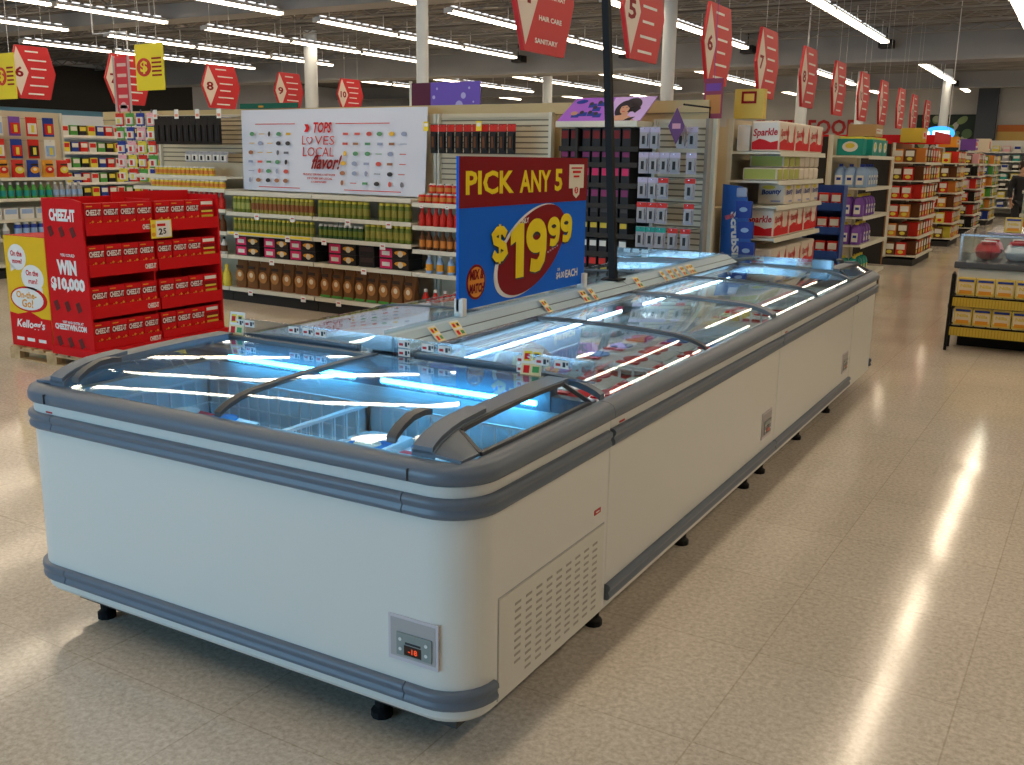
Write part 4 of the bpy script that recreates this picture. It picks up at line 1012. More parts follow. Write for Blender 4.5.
LR('tb', 'blue_tub', carton(.19, .2, .14, wht, lbl), 5.1, 6.9, 8, .74, 'white and blue carton, %s from left on the middle shelf at the left edge', 'carton', 'white and blue cartons')
LR('bc', 'blue_can', jar(dbl, lbl, wht, .045, .2), 5.9, 6.9, 9, .5, 'dark blue canister, %s from left on the fourth shelf at the left edge', 'canister', 'blue canisters')
LR('wc', 'white_bottle', bottle(wht, greyp, wht, .045, .2), 5.1, 5.85, 6, .5, 'white bottle, %s from left on the fourth shelf at the left edge', 'bottle', 'white bottles')
for i in range(14):
    cc = [rd, dbl, rd, wht, pur][i % 5]; k = i % 5
    place('lh%d' % k, one('hanging_bag', hangpack(.16, .24, cc, [wht, rd, blk, lbl, rd][k], ylid, .28)), (-10.75+.0, 5.15+(i % 7)*.24, 2.02-(i//7)*.28), PI/2, '%s hanging snack bag, %s from left, %s row at the left edge' % (['red', 'blue', 'red and black', 'white', 'violet'][k], nth(i % 7+1), ('upper', 'lower')[i//7]), 'bag', 'hanging snack bags at the left edge')
leftunit(-12.5, 8.02, 1.9, [1.84, 1.59, 1.35, 1.12, .9, .6, .2], 'white shelf unit far left behind the red display, full of small packets', H=2.15, mb_=LINER, msh=WHITE, D=.35)
for k, z in enumerate((1.84, 1.59, 1.35, 1.12, .9)):
    for i in range(11):
        c = (i*5+k*3) % 6; cc = [wht, rd, dbl, ylid, blk, grn][c]
        place('sp%d' % c, one('packet', carton(.13, .15, .15, cc, [rd, wht, wht, rd, ylid, wht][c])), (-12.5, 8.12+i*.16, z+.001), PI/2, '%s packet, %s from left on the %s shelf of the far white unit' % (['white', 'red', 'dark blue', 'yellow', 'black', 'green'][c], nth(i+1), nth(k+1)), 'packet', 'packets of the far white unit')
q = MB(ora).frame((-12.35, 9.35, 1.12), (0, 1, 0), (0, 0, 1)); q.poly([(0, 0), (.62, 0), (.58, .26), (.42, .34), (.31, .42), (.2, .34), (.04, .26)], ylid, -.02, 0); q.disc(.31, .15, .16, .11, wht, 0, .002, 16); q.disc(.12, .15, .08, .08, ora, 0, .001, 12); q.disc(.5, .15, .08, .08, ora, 0, .001, 12)
q.box(-12.37, -12.35, 9.6, 9.72, .0, 1.12, GREY)
tag(q.build('display_sign'), 'orange and yellow shaped cardboard sign beside the far white unit', 'sign')
# clip strips of small toys at the left end of the run
for k in range(4):
    p = GA(-7.12-.2*k, .40, 0); o = empty('clip_strip'); MB(GREY).box(-.005, .005, -.01, 0, 1.25, 2.1).build('strip', o, 0)
    o.location = p; o.rotation_euler.z = TH
    MB(FIXT).box(-.004, .004, 0, .14, 2.04, 2.05).build('hook', o, 0)
    tag(o, 'grey clip strip of small toys left of the run, %s from right' % nth(k+1), 'clip strip', 'clip strips of toys')
    for j in range(5):
        c = (j*3+k*2) % 5; cc = [pnk, rd, dbl, ylid, grn][c]
        place('toy%d' % c, one('toy_pack', hangpack(.16, .15, cc, wht, rd if cc is not rd else ylid, -.003)), (p[0], p[1]-.014, 2.06-.165*j), TH, '%s toy pack, %s from the top of the %s clip strip' % (['pink', 'red', 'blue', 'yellow', 'green'][c], nth(j+1), nth(k+1)), 'toy', 'toy packs on clip strips')

# ================================================================== hanging signs
def make_aisle_sign(num, w, h, lines, c=None):
    """board facing local -y; hexagon with a white diamond"""
    o = empty('aisle_sign'); SR = c or mat('sign_red', (.55, .012, .02), .45)
    b = MB(SR).frame((0, 0, 0), (1, 0, 0), (0, 0, 1))
    pts = [(-w*.34, h/2), (-w*.5, 0), (-w*.32, -h/2), (w*.34, -h/2), (w*.5, 0), (w*.36, h/2)]
    b.poly(pts[::-1], SR, -.03, 0); b.build('board', o, 0)
    d = MB(PWHITE).frame((0, 0, 0), (1, 0, 0), (0, 0, 1)); d.poly([(-w*.325, h*.47), (-w*.475, 0), (-w*.305, -h*.45), (-w*.10, 0)][::-1], mat('sign_white', (.72, .62, .55), .5), 0, .002)
    d.build('diamond', o, 0)
    if num:
        n_ = MB(DRED).frame((0, 0, 0), (1, 0, 0), (0, 0, 1)); n_.text(num, -w*.39, -h*.10, w*(.18 if len(num) == 1 else .22), h*.2, DRED, .003); n_.build('number', o, 0)
    t = MB(PWHITE).frame((0, 0, 0), (1, 0, 0), (0, 0, 1))
    n = len(lines)
    for i, ln in enumerate(lines):
        y = h*.40-h*.80*i/(n-1)-h*.02; x = w*(-.10+.12*(1-abs(i/(n-1)-.5)*2)-.06)
        if ln: t.text(ln, x, y, w*.38, h*.045, PWHITE, .002)
        else: t.rect(x+w*.02, x+w*(.30+.06*((i*5) % 3)), y, y+h*.028, PWHITE, 0, .0015)
    t.build('lettering', o, 0)
    k = MB(FIXT)
    for x in (-w*.25, w*.25): k.box(x-.0012, x+.0012, -.0155, -.0125, h/2, h/2+.6)
    k.build('hanger', o, 0)
    return o
def hang(o, top, zc):   # stretch the hanger up to the roof
    for c in o.children:
        if c.name.startswith('hanger'): c.scale.z = 1; c.data = c.data.copy()
    for c in o.children:
        if c.name.startswith('hanger'):
            for v in c.data.vertices:
                if v.co.z > top+.3: v.co.z = ZC-zc
rs = [(4.06, '4', ['', '', 'HAIR SPRAY', 'HAIR CARE', 'SANITARY'], 2.63), (5.73, '5', ['']*6, 2.73), (7.56, '6', ['']*6, 2.67), (9.25, '7', ['']*6, 2.64), (11.1, '8', ['']*6, 2.63), (12.85, '9', ['']*6, 2.61), (14.6, '10', ['']*6, 2.60), (16.3, '11', ['']*6, 2.60), (18.1, '12', ['']*6, 2.59), (19.7, '13', ['']*6, 2.57), (21.5, '14', ['']*6, 2.56)]
for i, (y, nu, ln, z) in enumerate(rs):
    o = make_aisle_sign(nu, .84, .72, ln); o.location = (-2.0, y, z); o.rotation_euler.z = PI/2; hang(o, .36, z)
    tag(o, 'red hexagonal aisle sign with white diamond over the right aisle, %s from the near end' % nth(i+1), 'aisle sign', 'aisle signs over the right aisle')
for i, (y, nu, z) in enumerate([(7.32, '6', 2.68), (8.95, '7', 2.70), (10.9, '8', 2.72), (12.6, '9', 2.75), (14.4, '10', 2.79)]):
    o = make_aisle_sign(nu, [.72, .85, .88, .78, .82][i], [.72, .75, .72, .66, .62][i], ['']*6); o.location = (-12.0, y, z); o.rotation_euler.z = PI/2; hang(o, .33, z)
    tag(o, 'red hexagonal aisle sign with white diamond on the left side of the hall, numbered %s' % ['six', 'seven', 'eight', 'nine', 'ten'][i], 'aisle sign', 'aisle signs on the left side')
SY = mat('poster_yellow', (.72, .60, .015), .5)
def ysign(w, h, full=True):
    o = empty('hanging_sign'); b = MB(SY).frame((0, 0, 0), (1, 0, 0), (0, 0, 1)); b.rect(-w/2, w/2, -h/2, h/2, SY, -.008, 0); b.build('board', o, 0)
    p = MB(DRED).frame((0, 0, 0), (1, 0, 0), (0, 0, 1)); p.disc(-w*.2, 0, w*.26, h*.2, TEXTR, 0, .001, 20); p.text('$', -w*.33, -h*.14, w*.26, h*.28, SY, .002)
    for k in range(5): p.rect(w*.08, w*.42, h*(.16-.09*k), h*(.20-.09*k), DRED, 0, .001)
    p.build('print', o, 0)
    MB(FIXT).box(-w*.3, -w*.3+.004, -.006, -.002, h/2, h/2+.9).box(w*.3, w*.3+.004, -.006, -.002, h/2, h/2+.9).build('hanger', o, 0)
    return o
for k, (x, y, z, w, h) in enumerate([(-8.05, 6.0, 2.53, .52, .50), (-9.62, 5.3, 2.42, .42, .50)]):
    o = ysign(w, h); o.location = (x, y, z); o.rotation_euler.z = -.1
    for c in o.children:
        if c.name.startswith('hanger'):
            for v in c.data.vertices:
                if v.co.z > h/2+.4: v.co.z = ZC-z
    tag(o, 'yellow sign with red dollar circle hanging from the roof, %s' % ['beside the number seven sign', 'cut by the left edge'][k], 'sign', 'yellow dollar signs')
o = empty('hanging_banner'); q = MB(col((.62, .05, .08))).frame((0, 0, 0), (1, 0, 0), (0, 0, 1)); q.rect(-.12, .12, -.42, .36, None, -.006, 0); q.rect(-.16, -.12, -.44, .38, col((.45, .42, .42)), -.007, .001); q.rect(.12, .155, -.44, .38, col((.45, .42, .42)), -.007, .001)
for k in range(5): q.rect(-.08, .09, .25-k*.13, .29-k*.13, col((.75, .5, .5)), 0, .001)
q.disc(.0, -.28, .07, .09, col((.7, .45, .5)), 0, .001, 16); q.build('cloth', o, 0)
MB(FIXT).box(-.5, .16, -.01, .0, .66, .675).box(-.5, -.485, -.01, 0, .66, 1.62).box(.145, .16, -.01, 0, .39, .66).box(-.05, -.042, -.01, 0, .38, .66).build('frame', o, 0)
o.location = (-9.75, 7.0, 2.42); tag(o, 'narrow red vertical banner hanging from a white frame near the number seven sign', 'banner')
# ================================================================== end caps along the right aisle
def endcap(y, w, lab, shelves, H=1.95, x=-1.5, D=.45, mb_=TAN, msh=SHELFW, side=None, name=''):
    """faces +x"""
    o = make_shelves(w, shelves, H=H, D=D, mback=mb_, msh=msh); o.location = (x+D, y, 0); o.rotation_euler.z = PI/2
    if side is not None: MB(side).box(0, .02, 0, D-.04, .155, .9).build('side_panel', o, 0)
    return tag(o, lab, 'shelving', 'end shelves along the right aisle')
endcap(6.47, 1.62, 'tan end shelf unit at the end of the shelving run, holding paper towels', [1.68, 1.44, 1.23, .96, .62, .2])
RM = MB(TAN).box(-4.0, -1.525, 7.03, 8.06, 0, 1.9); tag(RM.build('shelf_back_block', smooth=0), 'plain tan back of the shelving behind the paper towel shelves', 'shelving')
def make_towel(kind, w, d, h):
    def f():
        o = empty('paper_towel_pack'); PK = mat('pack_white', (.74, .66, .56), .35)
        b = MB(PK); n = 3
        b.box(-w/2, w/2, 0, d, 0, h); b.build('wrap', o, 0, bev=.018)
        r = MB(RED)
        for fr, ww in (((0, -.001, 0, (1, 0, 0)), w), ((-w/2-.001, d/2, 0, (0, -1, 0)), d)):
            r.frame(fr[:3], fr[3], (0, 0, 1))
            if kind == 'red':
                r.poly([(-ww*.46, h*.06), (ww*.46, h*.06), (ww*.46, h*.36), (ww*.2, h*.30), (0, h*.38), (-ww*.2, h*.42), (-ww*.46, h*.30)], RED, -.001, .002)
                if 1:
                    r.text('Sparkle', -ww*.44, h*.42, ww*(.5 if ww > .3 else .86), h*.32, TEXTR, .003, .1, .05)
                m_ = max(2, int(ww/.13))
                for i in range(m_//2, m_ if ww > .3 else 0):
                    x = -ww*.42+ww*.84*i/(m_-1); r.poly([(x-.035, h*.3), (x+.035, h*.3), (x+.022, h*.5), (x+.03, h*.62), (x+.0, h*.88), (x-.025, h*.62), (x-.015, h*.5)], col((.60, .10, .08)), 0, .0025)
            elif kind == 'bounty':
                r.text('Bounty', -ww*.36, h*.38, ww*.7, h*.32, dbl, .003, .15, .08); r.disc(-ww*.1, h*.82, ww*.25, h*.09, ylid, 0, .002, 14); r.rect(ww*.0, ww*.35, h*.12, h*.2, col((.3, .35, .6)), 0, .002)
            elif kind == 'green':
                r.rect(-ww*.45, ww*.45, h*.1, h*.9, col((.42, .46, .10)), 0, .002)
        r.build('print', o, 0)
        return o
    return f
def capput(key, mk, y, z, lab, cat, grp, x=-1.05): place(key, mk, (x-.02, y, z+.002), PI/2, lab, cat, grp)
# rotated: local x runs along +y, local -y faces the aisle
def towels(kind, key, z, h, ys, word, w):
    for i, y in enumerate(ys):
        capput(key, make_towel(kind, w, .24, h), y, z, '%s, %s from the near side on the %s' % (word[0], nth(i+1), word[1]), 'paper towels', 'paper towel packs on the end shelves')
towels('red', 'tw1', 1.68, .25, [6.76, 7.28, 7.80], ('white and red paper towel pack', 'topmost end shelf'), .51)
for j in range(2):
    for i in range(8):
        if j == 1 and i < 1: continue
        c = 0 if i < 4 else 1
        capput('gb%d' % c, make_towel('green' if c == 0 else 'plain', .16, .3, .105), 6.60+i*.185, 1.44+j*.108, '%s small tissue pack, %s from the near side, %s layer' % (['green', 'cream'][c], nth(i+1), ('lower', 'upper')[j]), 'tissue pack', 'small tissue packs on the end shelf')
towels('bounty', 'tw2', 1.23, .18, [6.95, 7.27, 7.59, 7.90], ('white towel pack with blue lettering', 'third end shelf'), .28)
towels('red', 'tw3', .96, .245, [6.76, 7.28, 7.80], ('white and red paper towel pack', 'fourth end shelf'), .50)
towels('red', 'tw3', .62, .245, [6.76, 7.28, 7.80], ('white and red paper towel pack', 'fifth end shelf'), .50)
q = MB(PWHITE).box(-1.44, -1.33, 6.53, 6.95, 1.683, 1.90, mat('pack_white', (.74, .66, .56), .35)); tag(q.build('tissue_carton', bev=.01), 'plain pale carton at the near end of the topmost end shelf', 'carton')
# yellow box sign above
q = MB(col((.60, .46, .10))).box(-1.51, -1.26, 6.62, 6.72, 1.955, 2.20)
q.frame((-1.45, 6.619, 1.98), (1, 0, 0), (0, 0, 1)); q.rect(.0, .13, .10, .2, DRED, 0, .001); q.rect(.02, .11, .12, .18, col((.75, .5, .1)), .001, .002)
tag(q.build('carton'), 'yellow carton with a small red print standing on top of the end shelves', 'carton')
q = MB(col((.30, .06, .12))).frame((-1.56, 6.2, 2.10), (1, -.25, 0), (0, 0, 1)); q.rect(-.09, .09, -.16, .16, None, -.004, 0); q.rect(-.07, .075, -.12, .03, col((.55, .25, .08)), 0, .001); q.rect(-.07, .07, .06, .12, pur, 0, .001); q.bar((-1.56, 6.2, 2.26), (-1.56, 6.2, ZC), .004)
tag(q.build('hanging_sign', smooth=0), 'small dark red and orange card hanging in front of the yellow carton', 'sign')
# leaning blue display
def make_lean():
    o = empty('display_stand'); BL = mat('scrub_blue', (.008, .09, .42), .4)
    b = MB(BL); b.loft([[(0, y, 0), (.40, y, 0), (.21, y, 1.33), (.17, y, 1.38), (0, y, 1.40)] for y in (0, .012)])
    b.build('backing', o, 0)
    t = MB(PWHITE).frame((.09, -.001, 1.17), (.08, 0, -1), (1, 0, .08)); t.text('ScrubSingles', 0, -.03, .62, .085, PWHITE, .002, bold=.045); t.frame((.04, -.001, 1.10), (1, 0, .3), (-.3, 0, 1)); t.rect(0, .08, 0, .035, col((.55, .12, .2)), 0, .002); t.build('lettering', o, 0)
    for k in range(7):
        a_ = .19+(6-k)*.02-.05; x = MB(dbl).box(a_, a_+.13, -.04, -.001, .1+k*.17, .24+k*.17); x.frame((a_+.065, -.041, .17+k*.17), (1, 0, 0), (0, 0, 1)); x.disc(0, 0, .035, .02, lbl, 0, .001, 12); x.build('pocket', o, 0)
    h = MB(col((.35, .42, .60))); h.box(.13, .22, -.03, -.0, 1.29, 1.37); h.build('topper', o, 0, bev=.02)
    return o
ln = make_lean(); ln.location = (-1.44, 6.28, .01); ln.rotation_euler = (-.02, -.02, -.05); tag(ln, 'tall blue display with white vertical lettering leaning on the end of the shelving run', 'display')
# ---- second end cap
endcap(10.3, 1.7, 'tan end shelf unit with teal tubs and blue jugs, second along the right aisle', [1.68, 1.31, .97, .64, .25], H=1.92)
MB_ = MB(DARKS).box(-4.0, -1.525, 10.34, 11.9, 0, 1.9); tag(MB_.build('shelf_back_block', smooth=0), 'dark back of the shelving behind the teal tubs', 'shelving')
def make_jug(c1, c2, cap, w=.13, h=.24, handle=True):
    def f():
        o = empty('detergent_jug'); b = MB(c1)
        b.loft([[(w/2*s*a, .08*s2*e+.08, z) for a, e in ((-1, -.6), (-.6, -1), (.6, -1), (1, -.6), (1, .6), (.6, 1), (-.6, 1), (-1, .6))] for z, s, s2 in ((0, .92, .92), (.01, 1, 1), (h*.62, 1, 1), (h*.80, .8, .8), (h*.88, .36, .4))])
        b.build('jug', o, 50)
        MB(cap).lathe((0, .08, 0), [(w*.2, h*.88), (w*.2, h)], 10).build('cap', o)
        l = MB(c2).frame((0, -.001, 0), (1, 0, 0), (0, 0, 1)); l.rect(-w*.32, w*.32, h*.12, h*.52, c2, 0, .002); l.rect(-w*.2, w*.2, h*.3, h*.42, wht if c2 is not wht else dbl, .002, .003); l.build('label', o, 0)
        if handle: MB(c1).tube([(w*.1, .08, h*.86), (w*.42, .08, h*.86), (w*.5, .08, h*.68), (w*.46, .08, h*.5)], .011, 6).build('handle', o)
        return o
    return f
def tub(b):
    b.box(-.15, .15, 0, .2, 0, .19, teal); b.frame((0, -.001, 0), (1, 0, 0), (0, 0, 1)); b.disc(0, .10, .09, .06, wht, 0, .002, 14); b.disc(0, .11, .055, .03, ylid, .002, .003, 12); b.box(-.13, .13, .02, .18, .19, .215, ylid)
near = lambda x, z: (x, 10.32, z+.002)
ps_ = [(-1.36, .0), (-1.20+.0, 0)]
for i in range(1): place('tub', one('detergent_tub', tub, 0), (-1.28, 10.36, 1.685), 0, 'teal tub with yellow lid, topmost shelf of second end unit facing the front', 'tub', 'teal detergent tubs')
for i in range(3): place('tub', one('detergent_tub', tub, 0), (-1.07, 10.76+i*.33, 1.685), PI/2, 'teal tub facing the right aisle on the topmost shelf, %s from the near side' % nth(i+1), 'tub', 'teal detergent tubs facing the aisle')
jk = [(1.31, 'jw', make_jug(lbl, wht, dbl, .125, .27), 'pale blue jug'), (.97, 'jp', make_jug(pur, wht, ylid, .11, .26), 'violet jug with yellow cap'), (.64, 'jp', None, 'violet jug with yellow cap'), (.25, 'jgg', make_jug(teal, ylid, ylid, .11, .25), 'teal jug with yellow cap')]
for k, (z, key, mk, wd) in enumerate(jk):
    for i in range(3):
        place(key, mk, (-1.38+i*.122, 10.36, z+.005), 0, '%s, %s from left, near side of %s shelf, second end unit' % (wd, nth(i+1), nth(k+2)), 'jug', 'detergent jugs on the near side')
    for i in range(4 if k < 2 else 3):
        place(key, mk, (-1.09, 10.70+i*.16+.0, z+.005), PI/2, '%s facing the aisle, %s along, %s shelf, second end unit' % (wd, nth(i+1), nth(k+2)), 'jug', 'detergent jugs facing the aisle')
# blue tray display with white and red packs
def make_trays():
    o = empty('display_stand'); BT = mat('tray_blue', (.01, .06, .30), .5)
    b = MB(BT); b.box(-.012, 0, 0, .3, 0, 1.36); b.box(.38, .392, 0, .3, 0, 1.36); b.box(0, .38, .29, .3, 0, 1.36); b.build('carton', o, 0)
    for k in range(5):
        z = .10+k*.255; t = MB(BT); t.box(0, .38, -.03, .29, z-.01, z); t.box(0, .38, -.035, -.028, z-.02, z+.06); t.build('tray', o, 0)
    h = MB(mat('strip_pale', (.30, .42, .62), .5)); h.loft([[(-.10+.06*t, -.04, .55+.85*t), (-.02+.06*t, -.04, .55+.85*t), (-.02+.06*t, -.03, .55+.85*t), (-.10+.06*t, -.03, .55+.85*t)] for t in (0, 1)]); h.build('side_strip', o, 0)
    return o
tr = make_trays(); tr.location = (-1.42, 9.0, 0); tr.rotation_euler.z = .08; tag(tr, 'dark blue cardboard tray display with red and white packs beside the second end unit', 'display')
for k in range(5):
    for i in range(3):
        place('trp', one('small_pack', carton(.105, .12, .16, rd, wht, lbl)), (-1.36+.127*i, 9.01+.08*(.06+.127*i), .102+k*.255), .08, 'red and white pack, %s from left in the %s tray of the blue display' % (nth(i+1), nth(5-k)), 'pack', 'packs in the blue tray display')
# ---- further end caps with mixed goods
far = [(14.9, 1.9, 'third', [rd, org, bro, rd], col((.25, .12, .05))), (19.4, 1.6, 'fourth', [rd, org, ylid, bro], col((.30, .12, .03))), (23.4, 1.9, 'fifth', [pnk, rd, bro, blk], DARKS), (27.6, 2.2, 'sixth', [org, ylid, grn, dbl], TAN)]
rr = random.Random(5)
cname = {id(rd): 'red', id(pk): 'bright pink', id(wht): 'white', id(org): 'orange', id(ylid): 'yellow', id(bro): 'brown', id(pnk): 'pale pink', id(blk): 'black', id(grn): 'green', id(dbl): 'blue'}
for k, (y, w, word, cs, mbk) in enumerate(far):
    D = .5; xb = -1.55
    endcap(y, w, 'end shelf unit full of packets, %s along the right aisle' % word, [1.62, 1.34, 1.05, .76, .46, .16], H=1.92, x=xb, D=D, mb_=mbk if k != 3 else TAN, msh=SHELFW)
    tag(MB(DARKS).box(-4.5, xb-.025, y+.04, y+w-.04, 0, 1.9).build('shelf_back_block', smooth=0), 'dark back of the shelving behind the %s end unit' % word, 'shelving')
    for s, z in enumerate((1.62, 1.34, 1.05, .76, .46, .16)):
        n = 6
        for i in range(n):
            c = cs[(i+s*2+rr.randrange(2)) % 4]; h = .22
            yy = y+.27+(w-.4)*i/(n-1)
            place('fp%s' % c.name, one('packet', carton(.2, .25, h, c, wht if c is not wht else rd, ylid if c is not ylid else rd)), (xb+D-.03, yy, z+.002), PI/2, '%s packet, %s from the near side, %s shelf of the %s end unit' % (cname[id(c)], nth(i+1), nth(s+1), word), 'packet', 'packets of the %s end unit' % word)
        for i in range(2):   # near side faces
            c = cs[(i+s+1) % 4]
            place('fn%s' % c.name, one('packet', carton(.15, .10, .2, c, wht if c is not wht else rd, ylid if c is not ylid else rd)), (xb+.09+i*.17, y+.035, z+.002), 0, '%s packet facing the front, %s from left, %s shelf of the %s end unit' % (cname[id(c)], nth(i+1), nth(s+1), word), 'packet', 'near side packets of the %s end unit' % word)
q = MB(RED).box(-3.6, -.95, 16.85, 16.9, 1.93, 2.09); q.box(-.955, -.95, 14.9, 16.9, 1.93, 2.09)
q.bar((-3.5, 16.87, 2.09), (-3.5, 16.87, ZC), .01, mm=FIXT); q.bar((-1.0, 16.87, 2.09), (-1.0, 16.87, ZC), .01)
tag(q.build('header_sign', smooth=0), 'long red header board hanging above the third end unit', 'sign')
for i, (x, y, z, w, h, c, d_) in enumerate([(-1.3, 11.25, 1.90, .5, .17, col((.45, .28, .12)), 'light brown carton on top of the second end unit'), (-1.3, 15.2, 1.93, .45, .22, yl, 'yellow carton on top of the third end unit'), (-1.3, 19.8, 1.93, .5, .2, ora, 'orange carton on top of the fourth end unit'), (-1.35, 24.0, 1.93, .6, .25, pur, 'violet carton on top of the fifth end unit'), (-1.4, 28.0, 1.93, .6, .35, cream, 'cream carton on top of the sixth end unit')]):
    q = MB(c).box(x-.2, x+.13, y, y+w, z if i else 1.925, z+h); q.frame((x+.131, y+.05, z+.03), (0, 1, 0), (0, 0, 1)); q.rect(0, w-.1, .03, h-.08, wht, 0, .002); q.rect(.03, w*.5, .06, h-.1, rd, .002, .003)
    tag(q.build('carton'), d_, 'carton')
# oval blue lit sign
LB = mat('sign_lit_blue', (.02, .2, .7), .4, 0, 1.6, (.03, .28, .9)); LW = mat('sign_lit_white', (.8, .9, 1), .4, 0, 1.6, (.8, .92, 1))
q = MB(LB).frame((-2.35, 26.0, 2.33), (1, 0, 0), (0, 0, 1)); q.disc(0, 0, .42, .21, LB, -.08, 0, 24, .12); q.rect(-.1, .3, -.09, .1, LW, 0, .004); q.disc(-.24, 0, .08, .1, LW, 0, .003, 14); q.bar((-2.35, 26.04, 2.5), (-2.35, 26.04, ZC), .02, mm=GREY)
tag(q.build('lit_sign', smooth=0), 'blue and white lit oval sign hanging above the far end shelves', 'sign')
# ---- far wall pieces
q = MB(TEXTR).frame((0, 37.96, 0), (1, 0, 0), (0, 0, 1))
q.text('FROZEN', -10.6, 2.62, 1.8, .58, TEXTR, .01); q.text('FOOD', -8.55, 2.62, 1.95, .58, TEXTR, .01)
tag(q.build('wall_lettering', smooth=0), 'large red lettering on the far wall behind the aisle signs', 'lettering')
o = empty('wall_mural'); q = MB(col((.03, .05, .04))).frame((-4.6, 37.95, 2.0), (1, 0, 0), (0, 0, 1)); q.rect(0, 2.3, 0, 1.35, None, 0, .03)
q.build('board', o, 0); g_ = MB(grn).frame((-4.6, 37.92, 2.0), (1, 0, 0), (0, 0, 1)); r_ = random.Random(8)
for i in range(26):
    c = [col((.25, .36, .16)), col((.45, .50, .36)), grn, col((.55, .56, .5)), col((.12, .2, .1))][i % 5]; g_.disc(r_.uniform(.2, 2.1), r_.uniform(.15, 1.2), r_.uniform(.09, .22), r_.uniform(.07, .17), c, 0, .004+i*.001, 12, r_.uniform(0, 3))
g_.build('vegetables', o, 0); tag(o, 'dark mural of green vegetables on the far wall', 'mural')
# white wall shelves far right
o = make_shelves(4.2, [2.0, 1.72, 1.44, 1.16, .88, .6, .3], H=2.35, D=.45, mback=WHITE, msh=WHITE); o.location = (-2.6, 33.0, 0); tag(o, 'wide white shelf unit standing far away in front of the rear wall', 'shelving')
for s, z in enumerate((2.0, 1.72, 1.44, 1.16, .88, .6, .3)):
    for i in range(13):
        c = [dbl, wht, ylid, greyp, blk, pnk, teal][(i*3+s*5+(i > 5)*2) % 7]; nmz = ['blue', 'white', 'yellow', 'grey', 'black', 'pink', 'teal'][(i*3+s*5+(i > 5)*2) % 7]
        place('wp%s' % c.name, one('packet', carton(.2, .25, .18, c, wht if c is not wht else dbl)), (-2.4+i*.305, 33.04, z+.002), 0, '%s packet, %s from left, %s shelf, wide white unit far away' % (nmz, nth(i+1), nth(s+1)), 'packet', 'packets by the rear wall')

# ================================================================== rack of yellow boxes and the low freezer at the right edge
def make_rack():
    o = empty('wire_rack'); W = 1.5
    for x in (0, W):
        MB(BLACK).tube([(x, -.04, 0), (x, .0, .60), (x, .03, .66), (x, .08, .67), (x, .13, .64), (x, .17, 0)], .014, 6).build('side_frame', o)
    for z in (.475, .215):
        k = MB(BLACK); k.bar((0, -.01, z), (W, -.01, z), .014); k.bar((0, .16, z), (W, .16, z), .014)
        for i in range(16): k.bar((i*W/15, -.01, z), (i*W/15, .16, z), .006)
        k.build('wire_shelf', o, 0)
        s = MB(col((.55, .40, .05))); s.box(.02, W-.02, -.04, -.03, z-.08, z-.005)
        for i in range(58): s.box(.03+i*.025, .034+i*.025, -.0415, -.04, z-.078, z-.01, col((.35, .22, .03)))
        s.build('product_strip', o, 0)
    return o
rk = make_rack(); rk.location = (.29, 7.42, 0); tag(rk, 'black wire rack with yellow boxes standing in front of the low freezer at the right', 'rack')
def ybox():
    o = empty('cracker_box'); YB2 = mat('box_yellow', (.68, .52, .10), .5); MB(YB2).box(-.072, .072, 0, .09, 0, .15).build('carton', o, 0)
    l = MB(dbl).frame((0, -.001, 0), (1, 0, 0), (0, 0, 1)); l.rect(-.06, .06, .118, .138, dbl, 0, .001); l.rect(-.062, .062, .03, .11, cream, 0, .001); l.rect(-.05, .05, .015, .045, ora, .001, .002); l.text('Nilla', -.045, .07, .09, .03, yl, .002); l.build('front_print', o, 0); return o
for k, z in enumerate((.4835, .2235)):
    for i in range(9):
        place('yb', ybox, (.29+.11+i*.153, 7.424, z+.004), 0, 'yellow cracker box, %s from left on the %s shelf of the black wire rack' % (nth(i+1), ('upper', 'lower')[k]), 'box', 'yellow boxes on the wire rack')
o = empty('open_freezer'); Lx = 2.4
MB(WHITE).box(0, Lx, 0, 1.0, .10, .70).build('body', o, 0, bev=.015)
MB(DGREY).box(-.035, Lx+.02, -.035, 1.03, .70, .76).build('bumper', o, 0, bev=.012); MB(DGREY).box(-.05, Lx, -.05, 0, .34, .385).build('lower_bumper', o, 0, bev=.01)
MB(BLACK).box(.05, Lx-.05, .05, .95, 0, .10).build('base', o, 0)
g = MB(GLASS); g.box(0.0, Lx, 0, .006, .76, .99); g.box(0, .006, 0, 1.0, .76, .99); g.build('glass_guard', o, 0)
c_ = MB(CHROME); c_.box(-.006, Lx, -.006, .014, .985, 1.0); c_.box(-.006, .014, 0, 1.0, .985, 1.0); c_.box(-.006, .012, -.006, .012, .76, .99); c_.build('guard_rail', o, 0)
o.location = (.30, 7.66, 0); tag(o, 'low white open freezer with a glass guard behind the yellow box rack', 'freezer')
for j in range(2):
    for i in range(8):
        kd = ['red bag', 'white and red bag', 'pink bag', 'red bag', 'white and blue bag'][(i+j*2) % 5]; key, mk = kinds[kd]
        place('ff_'+key, mk, (.30+.20+i*.24, 7.66+.25+j*.34, .762), .1, '%s in the low glass guarded freezer, %s of the %s row' % (kd, nth(i+1), ('front', 'back')[j]), 'frozen food', 'bags in the low freezer', scale=(1.2, 1.1, 3.0))
o = empty('open_freezer'); MB(mat('bin_body', (.5, .48, .42), .5)).box(0, 2.2, 0, 1.2, .05, .93).build('body', o, 0, bev=.02); MB(CHROME).box(-.02, 2.2, -.02, 1.2, .93, .95).build('rim', o, 0); o.location = (.42, 8.95, 0); tag(o, 'second low white freezer standing behind the glass guarded one', 'freezer')
for i in range(7):
    place('yb2', ybox, (.62+i*.2, 9.0, .952), 0, 'yellow box on the second low freezer, %s from left' % nth(i+1), 'box', 'yellow boxes on the second low freezer', scale=(1.05, 1, .95))
